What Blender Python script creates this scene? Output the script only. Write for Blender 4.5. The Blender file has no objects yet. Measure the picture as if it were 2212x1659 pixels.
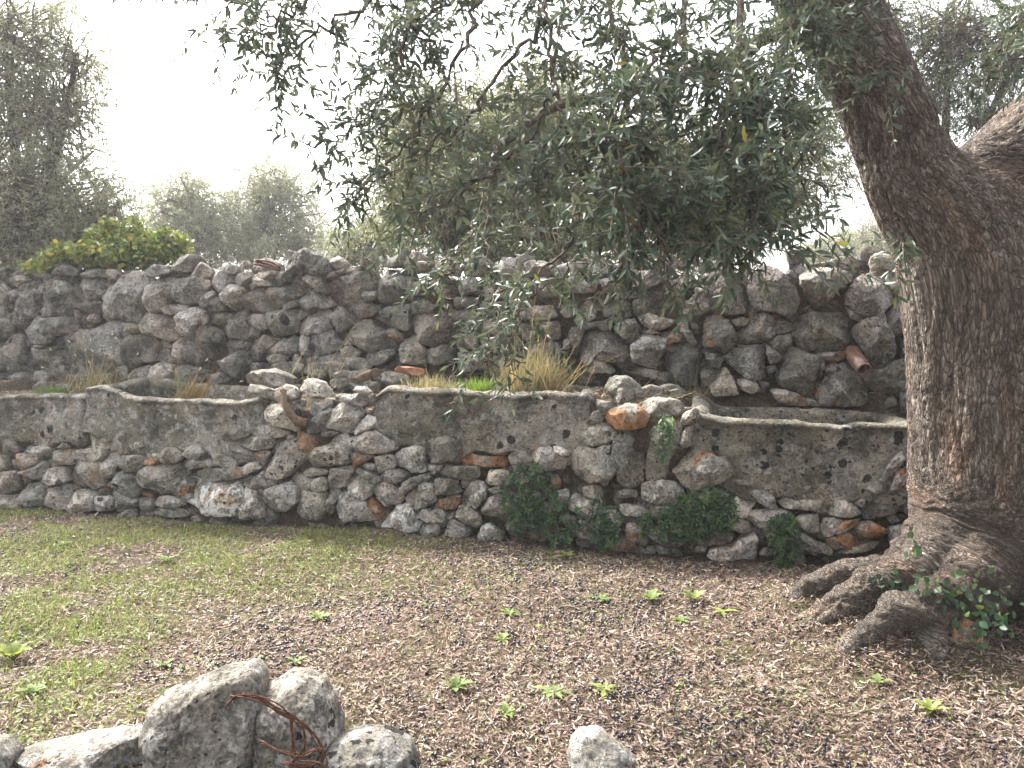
import bpy, math, random
import numpy as np
from mathutils import Vector
R = math.radians
scn = bpy.context.scene
COL = scn.collection

# ------------------------------------------------------------------ camera, sky, sun, exposure
PITCH = 4.43
cam_d = bpy.data.cameras.new('camera')
cam = bpy.data.objects.new('camera', cam_d); COL.objects.link(cam)
cam.location = (0, 0, 1.55); cam.rotation_euler = (R(90 - PITCH), 0, 0)
cam_d.sensor_width = 36; cam_d.lens = 27.05; cam_d.clip_end = 2000; cam_d.clip_start = .05
cam_d.dof.use_dof = True; cam_d.dof.focus_distance = 5.0; cam_d.dof.aperture_fstop = 7.0
scn.camera = cam

SUN_EL, SUN_AZ = 48, -42          # azimuth measured from +Y (away from the camera), negative = left
world = bpy.data.worlds.new('World'); scn.world = world; world.use_nodes = True
wn = world.node_tree; wn.nodes.clear()
sky = wn.nodes.new('ShaderNodeTexSky'); sky.sky_type = 'NISHITA'; sky.sun_disc = False
sky.sun_elevation = R(SUN_EL); sky.sun_rotation = R(SUN_AZ); sky.dust_density = 6.0; sky.air_density = 1.0
hs = wn.nodes.new('ShaderNodeHueSaturation'); hs.inputs['Saturation'].default_value = .2
bg = wn.nodes.new('ShaderNodeBackground'); bg.inputs['Strength'].default_value = .15
wo = wn.nodes.new('ShaderNodeOutputWorld')
wn.links.new(sky.outputs[0], hs.inputs['Color']); wn.links.new(hs.outputs[0], bg.inputs[0]); wn.links.new(bg.outputs[0], wo.inputs[0])

sun_d = bpy.data.lights.new('sun', 'SUN'); sun_d.energy = 2.8; sun_d.angle = R(6); sun_d.color = (1, .97, .93)
sun = bpy.data.objects.new('sun', sun_d); COL.objects.link(sun)
sv = Vector((math.sin(R(SUN_AZ)) * math.cos(R(SUN_EL)), math.cos(R(SUN_AZ)) * math.cos(R(SUN_EL)), math.sin(R(SUN_EL))))
sun.rotation_euler = sv.to_track_quat('Z', 'Y').to_euler(); sun.location = sv * 30
scn.view_settings.view_transform = 'Standard'; scn.view_settings.look = 'None'
scn.view_settings.exposure = 2.3; scn.view_settings.gamma = 1
scn.cycles.max_bounces = 6; scn.cycles.diffuse_bounces = 3; scn.cycles.glossy_bounces = 2
scn.cycles.transmission_bounces = 4; scn.cycles.transparent_max_bounces = 4
scn.cycles.sample_clamp_indirect = 4

# ------------------------------------------------------------------ photograph geometry (2212 x 1659 reading grid)
F = 1662.0
FW = np.array((0, math.cos(R(PITCH)), -math.sin(R(PITCH)))); UPV = np.array((0, math.sin(R(PITCH)), math.cos(R(PITCH))))
EYE = np.array((0, 0, 1.55))
def ray(px, py): return FW + np.array((1., 0, 0)) * (px - 1106) / F + UPV * (829.5 - py) / F
def at(px, py, D):
    r = ray(px, py); return EYE + r * (D / r[1])
def gnd(px, py, z=0.0):
    r = ray(px, py); return EYE + r * ((z - 1.55) / r[2])
def proj(p):
    q = np.asarray(p) - EYE; d = q @ FW
    return 1106 + F * q[..., 0] / d, 829.5 - F * (q @ UPV) / d
SL = -.263
WU = np.array((1, SL, 0)); WU /= np.linalg.norm(WU)
WN = np.array((SL, -1, 0)); WN /= np.linalg.norm(WN)
Z = np.array((0, 0, 1.))
class Plane:
    def __init__(s, p0, tilt):
        s.p0 = np.array(p0, float); s.n = WN + Z * tilt; s.n /= np.linalg.norm(s.n)
        s.w = np.cross(s.n, WU); s.w *= np.sign(s.w[2])
    def hit(s, px, py):
        r = ray(px, py); t = ((s.p0 - EYE) @ s.n) / (r @ s.n); q = EYE + r * t - s.p0
        return q @ WU, q @ s.w
    def pt(s, u, w, d=0): return s.p0 + WU * u + s.w * w + s.n * d
FRONT = Plane((0, 5.31, 0), .10)
BACK = Plane((0, 6.32, .95), .07)

# ------------------------------------------------------------------ noise (numpy)
def _h(ix, iy, iz, seed):
    n = (ix * 374761393 + iy * 668265263 + iz * 1274126177 + seed * 974634719) & 0xffffffff
    n = ((n ^ (n >> 13)) * 1274126177) & 0xffffffff
    n = ((n ^ (n >> 15)) * 2246822519) & 0xffffffff
    return ((n ^ (n >> 16)) & 0xffff) / 32767.5 - 1.0
def vnoise(p, seed=0):
    p = np.asarray(p, float); i = np.floor(p).astype(np.int64); f = p - i; f = f * f * f * (f * (f * 6 - 15) + 10)
    x, y, z = i[..., 0], i[..., 1], i[..., 2]; o = 0
    for a in (0, 1):
        for b in (0, 1):
            for c in (0, 1):
                w = (f[..., 0] if a else 1 - f[..., 0]) * (f[..., 1] if b else 1 - f[..., 1]) * (f[..., 2] if c else 1 - f[..., 2])
                o = o + w * _h(x + a, y + b, z + c, seed)
    return o
def fbm(p, seed=0, oc=3, g=.5):
    o = 0; a = 1.; p = np.asarray(p, float)
    for k in range(oc): o = o + a * vnoise(p, seed + 17 * k); p = p * 2.03 + 11.3; a *= g
    return o
def sstep(a, b, x): t = np.clip((x - a) / (b - a), 0, 1); return t * t * (3 - 2 * t)
def nrm(v): return v / np.maximum(np.linalg.norm(v, axis=-1, keepdims=True), 1e-9)

# ------------------------------------------------------------------ objects
def tag(o, label=None, cat=None, group=None, kind=None):
    if label: o['label'] = label
    if cat: o['category'] = cat
    if group: o['group'] = group
    if kind: o['kind'] = kind
    return o
def empty(name, loc, label, cat, group=None):
    o = bpy.data.objects.new(name, None); COL.objects.link(o); o.location = tuple(loc); o.empty_display_size = .1
    return tag(o, label, cat, group)
def build(name, V, faces, mat, parent=None, tint=None, smooth=True, attrs=None):
    """V (n,3) world coordinates; faces: list of (k, m) index arrays; ONE mesh object"""
    V = np.asarray(V, float)
    off = np.array(parent.location if parent and not parent.parent else ((0, 0, 0) if not parent else parent.parent.location), float)
    me = bpy.data.meshes.new(name)
    if not parent: off = np.array((V[:, 0].mean(), V[:, 1].mean(), V[:, 2].min())) if len(V) else off
    me.vertices.add(len(V)); me.vertices.foreach_set('co', (V - off).astype(np.float32).ravel())
    faces = [np.asarray(f, np.int32) for f in faces if len(f)]
    idx = np.concatenate([f.ravel() for f in faces]); cnt = np.concatenate([np.full(len(f), f.shape[1], np.int32) for f in faces])
    me.loops.add(len(idx)); me.loops.foreach_set('vertex_index', idx)
    me.polygons.add(len(cnt)); st = np.zeros(len(cnt), np.int32); st[1:] = np.cumsum(cnt)[:-1]
    me.polygons.foreach_set('loop_start', st)
    try: me.polygons.foreach_set('loop_total', cnt)
    except Exception: pass
    me.update(calc_edges=True); me.validate()
    me.polygons.foreach_set('use_smooth', np.full(len(me.polygons), smooth, bool))
    if tint is not None:
        a = me.attributes.new('tint', 'FLOAT_COLOR', 'POINT'); t = np.asarray(tint, np.float32)
        if t.ndim == 1: t = np.tile(t, (len(V), 1))
        a.data.foreach_set('color', t.ravel())
    for k, v in (attrs or {}).items():
        a = me.attributes.new(k, 'FLOAT_VECTOR', 'POINT'); a.data.foreach_set('vector', np.asarray(v, np.float32).ravel())
    if mat: me.materials.append(mat)
    o = bpy.data.objects.new(name, me); COL.objects.link(o)
    if parent: o.parent = parent
    else: o.location = tuple(off)
    return o
class Acc:
    """collects pieces into one mesh"""
    def __init__(s): s.V = []; s.F = {}; s.T = []; s.n = 0
    def add(s, V, faces, tint=None):
        V = np.asarray(V, float); s.V.append(V)
        for f in faces:
            f = np.asarray(f)
            if len(f): s.F.setdefault(f.shape[1], []).append(f + s.n)
        if tint is not None:
            t = np.asarray(tint, float); s.T.append(np.tile(t, (len(V), 1)) if t.ndim == 1 else t)
        s.n += len(V); return s
    def build(s, name, mat, parent=None, smooth=True):
        return build(name, np.concatenate(s.V), [np.concatenate(f) for f in s.F.values()], mat, parent, np.concatenate(s.T) if s.T else None, smooth)

def tube(pts, rad, sides=6, cap=True):
    P = np.asarray(pts, float); n = len(P); rad = np.broadcast_to(np.asarray(rad, float), (n,))
    T = nrm(np.gradient(P, axis=0)); a = np.array((.3, .2, 1.)) if abs(T[0][2]) < .9 else np.array((1., 0, 0))
    A = nrm(np.cross(T, a)); B = np.cross(T, A)
    th = np.arange(sides) * 2 * math.pi / sides
    V = (P[:, None] + rad[:, None, None] * (A[:, None] * np.cos(th)[None, :, None] + B[:, None] * np.sin(th)[None, :, None])).reshape(-1, 3)
    i = np.arange(n - 1)[:, None] * sides; j = np.arange(sides)[None]; k = (j + 1) % sides
    Q = np.stack([i + j, i + k, i + sides + k, i + sides + j], -1).reshape(-1, 4)
    fs = [Q]
    if cap: fs += [np.arange(sides)[None, ::-1], np.arange((n - 1) * sides, n * sides)[None]]
    return V, fs
def smooth_line(pts, n=16):
    P = np.asarray(pts, float)
    if len(P) < 3: return np.array([P[0] + (P[-1] - P[0]) * t for t in np.linspace(0, 1, n)])
    Q = np.vstack([2 * P[0] - P[1], P, 2 * P[-1] - P[-2]]); out = []
    m = len(P) - 1
    for t in np.linspace(0, m - 1e-6, n):
        i = int(t); f = t - i; a, b, c, d = Q[i], Q[i + 1], Q[i + 2], Q[i + 3]
        out.append(.5 * (2 * b + (c - a) * f + (2 * a - 5 * b + 4 * c - d) * f * f + (3 * b - a - 3 * c + d) * f ** 3))
    return np.array(out)

def leaves(P, D, N, L, W, fold=.25, droop=.12):
    """lance-shaped leaves: P base, D direction, N normal (m,3); L, W (m,)"""
    D = nrm(D); S = nrm(np.cross(D, N)); N = np.cross(S, D); L = L[:, None]; W = W[:, None]
    def q(t, s, up): return P + D * L * t + S * W * s + N * (W * up) - N * L * droop * t * t
    vs = [q(0, 0, 0), q(.3, -.5, fold), q(.3, .5, fold), q(.3, 0, 0), q(.68, -.42, fold), q(.68, .42, fold), q(.68, 0, 0), q(1, 0, 0)]
    m = len(P); V = np.stack(vs, 1).reshape(-1, 3); b = (np.arange(m) * 8)[:, None]
    t = [b + np.array(x) for x in ((0, 3, 1), (0, 2, 3), (4, 6, 7), (6, 5, 7))]
    qd = [b + np.array(x) for x in ((1, 3, 6, 4), (3, 2, 5, 6))]
    return V, [np.concatenate(t), np.concatenate(qd)], 8
def rhombs(P, D, N, L, W):
    D = nrm(D); S = nrm(np.cross(D, N)); L = L[:, None]; W = W[:, None]
    V = np.stack([P, P + D * L * .45 - S * W * .5 + N * W * .12, P + D * L - N * L * .08, P + D * L * .45 + S * W * .5 + N * W * .12], 1).reshape(-1, 3)
    b = (np.arange(len(P)) * 4)[:, None]; return V, [np.concatenate([b + np.array((0, 2, 1)), b + np.array((0, 3, 2))])], 4
def blades(P, D, N, L, W, bend):
    """thin bent strips (grass, straw): 3 segments"""
    D = nrm(D); S = nrm(np.cross(D, N)); L = L[:, None]; W = W[:, None]; b_ = np.asarray(bend)[:, None]
    def q(t, s): return P + D * L * t + S * W * s + N * L * b_ * t * t
    V = np.stack([q(0, -.5), q(0, .5), q(.4, -.42), q(.4, .42), q(.75, -.28), q(.75, .28), q(1, 0)], 1).reshape(-1, 3)
    m = len(P); b = (np.arange(m) * 7)[:, None]
    return V, [np.concatenate([b + np.array(x) for x in ((0, 1, 3, 2), (2, 3, 5, 4))]), b + np.array((4, 5, 6))], 7

# ------------------------------------------------------------------ materials
class NT:
    def __init__(s, name):
        s.m = bpy.data.materials.new(name); s.m.use_nodes = True; s.t = s.m.node_tree; s.t.nodes.clear()
        s.out = s.t.nodes.new('ShaderNodeOutputMaterial')
    def n(s, typ, **kw):
        x = s.t.nodes.new('ShaderNode' + typ)
        for k, v in kw.items(): setattr(x, k, v)
        return x
    def put(s, sock, v):
        if hasattr(v, 'is_output'): s.t.links.new(v, sock)
        elif v is not None: sock.default_value = v if not (isinstance(v, tuple) and len(v) == 3 and sock.type == 'RGBA') else (*v, 1)
    def noise(s, vec, scale, detail=4, rough=.55, dist=0):
        x = s.n('TexNoise'); s.put(x.inputs['Vector'], vec)
        x.inputs['Scale'].default_value = scale; x.inputs['Detail'].default_value = detail
        x.inputs['Roughness'].default_value = rough; x.inputs['Distortion'].default_value = dist; return x.outputs['Fac']
    def vor(s, vec, scale, feature='F1', rnd=1):
        x = s.n('TexVoronoi', feature=feature); s.put(x.inputs['Vector'], vec); x.inputs['Scale'].default_value = scale
        x.inputs['Randomness'].default_value = rnd; return x
    def ramp(s, fac, stops, interp='LINEAR'):
        x = s.n('ValToRGB'); x.color_ramp.interpolation = interp; e = x.color_ramp.elements
        while len(e) < len(stops): e.new(.5)
        for i, (p, c) in enumerate(stops):
            e[i].position = p; e[i].color = (c, c, c, 1) if not isinstance(c, tuple) else (*c, 1)
        s.put(x.inputs['Fac'], fac); return x.outputs['Color']
    def mix(s, fac, a, b, mode='MIX'):
        x = s.n('Mix', data_type='RGBA', blend_type=mode); s.put(x.inputs[0], fac); s.put(x.inputs[6], a); s.put(x.inputs[7], b); return x.outputs[2]
    def math(s, op, a, b=None, clamp=False):
        x = s.n('Math', operation=op, use_clamp=clamp); s.put(x.inputs[0], a); s.put(x.inputs[1], b); return x.outputs[0]
    def mapr(s, v, a, b, c=0., d=1.):
        x = s.n('MapRange', interpolation_type='SMOOTHSTEP'); s.put(x.inputs[0], v)
        for i, k in enumerate((a, b, c, d)): s.put(x.inputs[i + 1], k)
        return x.outputs[0]
    def bump(s, h, strength, dist, nor=None):
        x = s.n('Bump'); x.inputs['Strength'].default_value = strength; x.inputs['Distance'].default_value = dist
        s.put(x.inputs['Height'], h)
        if nor: s.put(x.inputs['Normal'], nor)
        return x.outputs[0]
    def obj(s): return s.n('TexCoord').outputs['Object']
    def attr(s, name): return s.n('Attribute', attribute_name=name)
    def sep(s, c):
        x = s.n('SeparateColor'); s.put(x.inputs[0], c); return x.outputs
    def scale(s, v, k):
        x = s.n('Mapping'); s.put(x.inputs[0], v); x.inputs['Scale'].default_value = k; return x.outputs[0]
    def bsdf(s, col, rough=.8, nor=None, spec=.3):
        x = s.n('BsdfPrincipled'); s.put(x.inputs['Base Color'], col); s.put(x.inputs['Roughness'], rough)
        x.inputs['Specular IOR Level'].default_value = spec
        if nor: s.put(x.inputs['Normal'], nor)
        return x
    def done(s, sh): s.t.links.new(sh.outputs[0], s.out.inputs[0]); return s.m

def stone_material(name, dark, mid, light, ochre=(.30, .13, .045), pit=1.0, spot_scale=7.0, speck=(.60, 1.32), stain=(.62, 1.14)):
    """weathered limestone; tint = (brightness, rust stain, black lichen, white lichen)"""
    k = NT(name); co = k.obj(); at_ = k.attr('tint'); r, g, b = k.sep(at_.outputs['Color'])[0:3]; a = at_.outputs['Alpha']
    big = k.noise(co, 3.2, 5, .62); med = k.noise(co, 14, 6, .68); fine = k.noise(co, 75, 5, .7); vf = k.noise(co, 210, 3, .6)
    m1 = k.math('ADD', k.math('MULTIPLY', big, .55), k.math('MULTIPLY', med, .45))
    col = k.ramp(m1, [(.33, dark), (.5, mid), (.66, light)])
    sp = k.mapr(fine, .34, .66, *speck); col = k.mix(1, col, sp, 'MULTIPLY')
    crust = k.mapr(k.math('ADD', k.math('MULTIPLY', k.noise(co, 24, 7, .78, .8), .7), k.math('MULTIPLY', k.noise(co, 5, 3), .3)), .52, .60); col = k.mix(k.math('MULTIPLY', crust, .6), col, tuple(x * .40 for x in mid))
    flk = k.mapr(vf, .62, .72); col = k.mix(k.math('MULTIPLY', flk, .22), col, (.52, .5, .46))
    col = k.mix(1, col, k.mix(k.mapr(k.noise(co, 1.9, 4, .6), .36, .64), (stain[0] * .96, stain[0], stain[0] * .93), (stain[1], stain[1] * .97, stain[1] * .95)), 'MULTIPLY')
    col = k.mix(1, col, k.mix(k.mapr(k.noise(co, 2.7, 3, .6), .38, .62), (1.04, .99, .93), (.95, .98, 1.02)), 'MULTIPLY')
    # rust-coloured fresh faces
    om = k.math('MULTIPLY', k.mapr(k.math('ADD', k.noise(co, 6.5, 5, .6), k.math('MULTIPLY', g, .32)), .64, .80), k.math('MINIMUM', k.math('MULTIPLY', g, 2.2), .8))
    oc = k.ramp(med, [(.35, tuple(x * .55 for x in ochre)), (.6, ochre), (.75, tuple(min(1, x * 1.5) for x in ochre))]); col = k.mix(om, col, k.mix(.35, oc, k.mix(1, oc, sp, 'MULTIPLY')))
    # pale lichen crusts
    wv = k.vor(k.mix(.12, co, k.n('TexNoise').outputs['Color']) if False else co, 15)
    wm = k.math('MULTIPLY', k.mapr(k.math('ADD', k.noise(co, 11, 5, .7), k.math('MULTIPLY', a, .2)), .60, .66), k.math('MINIMUM', k.math('MULTIPLY', a, 1.4), .8))
    col = k.mix(wm, col, k.mix(1, (.56, .55, .52), k.mapr(fine, .3, .7, .72, 1.1), 'MULTIPLY'))
    # black lichen blotches
    dst = k.n('VectorMath', operation='ADD'); nz = k.n('TexNoise'); k.put(nz.inputs['Vector'], co); nz.inputs['Scale'].default_value = 30; nz.inputs['Detail'].default_value = 4
    sc_ = k.n('VectorMath', operation='SCALE'); k.put(sc_.inputs[0], nz.outputs['Color']); sc_.inputs['Scale'].default_value = .05
    k.put(dst.inputs[0], co); k.put(dst.inputs[1], sc_.outputs[0])
    v1 = k.vor(dst.outputs[0], spot_scale); v2 = k.vor(dst.outputs[0], spot_scale * 2.9)
    rnd1 = k.sep(v1.outputs['Color'])[0]; rnd2 = k.sep(v2.outputs['Color'])[0]
    r1 = k.math('MULTIPLY', k.mapr(k.noise(co, 2.6, 2), .40, .56), k.math('MINIMUM', .34, k.math('MULTIPLY', k.math('ADD', k.math('SUBTRACT', rnd1, .86), k.math('MULTIPLY', b, .75)), .95)))
    r2 = k.math('MINIMUM', .36, k.math('MULTIPLY', k.math('ADD', k.math('SUBTRACT', rnd2, .90), k.math('MULTIPLY', b, .40)), .95))
    s1 = k.math('LESS_THAN', v1.outputs['Distance'], r1); s2 = k.math('LESS_THAN', v2.outputs['Distance'], r2)
    bl = k.math('MULTIPLY', k.math('MAXIMUM', s1, s2), k.mapr(k.noise(co, 90, 3, .6), .22, .4)); col = k.mix(k.math('MULTIPLY', bl, .93), col, (.02, .021, .022))
    # dissolved pits
    pv = k.vor(dst.outputs[0], 38); pr = k.sep(pv.outputs['Color'])[1]
    ph = k.math('MULTIPLY', k.mapr(pv.outputs['Distance'], .12, .34, 1, 0), k.math('GREATER_THAN', pr, .5)); ph = k.math('MULTIPLY', ph, k.mapr(k.noise(co, 7, 3), .4, .6))
    col = k.mix(k.math('MULTIPLY', ph, .8 * pit), col, tuple(x * .22 for x in dark))
    col = k.mix(1, col, r, 'MULTIPLY')
    h = k.math('ADD', k.math('MULTIPLY', med, 1.0), k.math('MULTIPLY', fine, .45)); h = k.math('SUBTRACT', h, k.math('MULTIPLY', ph, 1.1 * pit)); h = k.math('SUBTRACT', h, k.math('MULTIPLY', crust, .35))
    return k.done(k.bsdf(col, .92, k.bump(h, 1, .035), .15))

M = {}
M['stone_back'] = stone_material('grey limestone', (.095, .085, .075), (.23, .213, .192), (.41, .385, .355))
M['stone_front'] = stone_material('pale limestone', (.105, .096, .086), (.275, .256, .23), (.49, .465, .43))
M['trough'] = stone_material('carved limestone', (.125, .115, .092), (.225, .208, .172), (.36, .335, .285), pit=.7, spot_scale=10.5, speck=(.62, 1.28), stain=(.52, 1.2))

def soil_material():
    k = NT('soil'); co = k.obj()
    n1 = k.noise(co, 1.7, 5, .6); n2 = k.noise(co, 40, 6, .7); n3 = k.noise(co, 190, 3, .6)
    c = k.ramp(n2, [(.3, (.025, .017, .012)), (.5, (.075, .052, .036)), (.72, (.17, .125, .088))])
    c = k.mix(k.math('MULTIPLY', k.mapr(n3, .52, .66), .55), c, (.27, .205, .15))
    c = k.mix(k.mapr(n1, .45, .65, 0, .35), c, (.07, .085, .025))
    h = k.math('ADD', n2, k.math('MULTIPLY', n3, .7))
    return k.done(k.bsdf(c, .95, k.bump(h, 1, .02), .1))
M['soil'] = soil_material()

def bark_material():
    k = NT('olive bark'); g = k.attr('grain').outputs['Vector']; t = k.attr('tint'); r, gg, b = k.sep(t.outputs['Color'])[0:3]
    nv = k.n('TexNoise'); k.put(nv.inputs['Vector'], g); nv.inputs['Scale'].default_value = 26; nv.inputs['Detail'].default_value = 3
    sc_ = k.n('VectorMath', operation='SCALE'); k.put(sc_.inputs[0], nv.outputs['Color']); sc_.inputs['Scale'].default_value = .045
    ad = k.n('VectorMath', operation='ADD'); k.put(ad.inputs[0], g); k.put(ad.inputs[1], sc_.outputs[0]); gd = ad.outputs[0]
    ve = k.vor(gd, 62, 'DISTANCE_TO_EDGE').outputs['Distance']; vc = k.sep(k.vor(gd, 62).outputs['Color'])[0]; ve2 = k.vor(gd, 150, 'DISTANCE_TO_EDGE').outputs['Distance']
    n1 = k.noise(gd, 24, 6, .7); n2 = k.noise(g, 120, 4, .7); n0 = k.noise(g, 4, 4, .6); pl = k.noise(g, 60, 3, .6)
    plate = k.math('MULTIPLY', k.mapr(ve, .0, .22), k.mapr(ve2, .0, .16, .45, 1))
    c = k.ramp(k.math('ADD', k.math('MULTIPLY', n1, .7), k.math('MULTIPLY', vc, .3)), [(.3, (.11, .086, .068)), (.48, (.19, .153, .125)), (.62, (.285, .24, .20)), (.76, (.41, .365, .315))])
    c = k.mix(1, c, k.mapr(n2, .3, .7, .6, 1.35), 'MULTIPLY')
    c = k.mix(k.math('MULTIPLY', k.mapr(n0, .48, .66), .5), c, k.mix(1, c, (1.25, .86, .62), 'MULTIPLY'))
    c = k.mix(k.math('MULTIPLY', k.mapr(pl, .64, .72), .75), c, (.43, .40, .36))
    c = k.mix(k.mapr(plate, .03, .5, .72, 0), c, (.042, .032, .025))
    c = k.mix(k.math('MULTIPLY', k.mapr(k.noise(g, 9, 5, .7), .56, .72), .3), c, (.13, .13, .07))
    c = k.mix(k.math('MULTIPLY', gg, k.mapr(n2, .45, .62)), c, (.46, .43, .36))
    c = k.mix(1, c, r, 'MULTIPLY')
    h = k.math('ADD', k.math('MULTIPLY', plate, .8), k.math('ADD', k.math('MULTIPLY', n1, .6), k.math('MULTIPLY', n2, .3)))
    return k.done(k.bsdf(c, .93, k.bump(h, 1, .03), .12))
M['bark'] = bark_material()
def plain_bark(name, a, b, sc=30):
    k = NT(name); co = k.obj(); n = k.noise(co, sc, 5, .7); c = k.ramp(n, [(.35, a), (.65, b)])
    return k.done(k.bsdf(c, .9, k.bump(n, .8, .01), .15))
M['twig'] = plain_bark('twig bark', (.07, .055, .042), (.24, .20, .155))
M['branch_bark'] = plain_bark('branch bark', (.035, .028, .022), (.13, .105, .082), 45)
M['dark_bark'] = plain_bark('dark bark', (.03, .024, .019), (.10, .08, .062))  # darker bark tone for the olives behind the wall
M['wood'] = plain_bark('weathered wood', (.05, .035, .024), (.17, .12, .08), 22)
M['straw'] = plain_bark('dry straw', (.30, .205, .10), (.52, .40, .235), 9)

def leaf_material(name, under=(.17, .18, .135), trans=.22, rough=.42, spec=.35, yellow=None):
    """tint holds the colour of each leaf; the underside is felted and paler"""
    k = NT(name); t = k.attr('tint').outputs['Color']; geo = k.n('NewGeometry')
    top = t; col = k.mix(geo.outputs['Backfacing'], top, k.mix(.55, t, under))
    p = k.bsdf(col, rough, None, spec); tr = k.n('BsdfTranslucent'); k.put(tr.inputs[0], k.mix(1, col, (1.3, 1.3, .95), 'MULTIPLY'))
    mx = k.n('MixShader'); mx.inputs[0].default_value = trans; k.t.links.new(p.outputs[0], mx.inputs[1]); k.t.links.new(tr.outputs[0], mx.inputs[2])
    return k.done(mx)
M['olive_leaf'] = leaf_material('olive leaf', (.15, .165, .12), .2, .45, .3)
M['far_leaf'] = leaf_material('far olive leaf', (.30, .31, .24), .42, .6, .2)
M['bush_leaf'] = leaf_material('broad leaf', (.14, .18, .05), .35, .5)
M['grass'] = leaf_material('grass blade', (.14, .18, .05), .35, .55, .2)
M['litter'] = leaf_material('dry leaf', (.22, .17, .12), .08, .75, .15)
def simple(name, col, rough=.5, spec=.4, metal=0, noise=None):
    k = NT(name); co = k.obj(); c = col
    if noise: c = k.ramp(k.noise(co, noise[0], 5, .65), [(.35, col), (.65, noise[1])])
    b = k.bsdf(c, rough, None, spec); b.inputs['Metallic'].default_value = metal; return k.done(b)
def olive_mat():
    k = NT('ripe olive'); t = k.attr('tint').outputs['Color']; return k.done(k.bsdf(t, .32, None, .5))
M['olive'] = olive_mat()
M['rust'] = simple('rusted iron', (.045, .018, .010), .8, .3, .2, (40, (.13, .055, .03)))
M['terracotta'] = simple('fired clay', (.20, .085, .045), .85, .2, 0, (18, (.30, .15, .09)))
def glass():
    k = NT('dusty brown glass'); b = k.bsdf(k.ramp(k.noise(k.obj(), 14, 4, .6), [(.35, (.17, .085, .055)), (.65, (.27, .17, .13))]), .22, None, .6)
    b.inputs['Transmission Weight'].default_value = .35; b.inputs['IOR'].default_value = 1.45; return k.done(b)
M['glass'] = glass()
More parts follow.
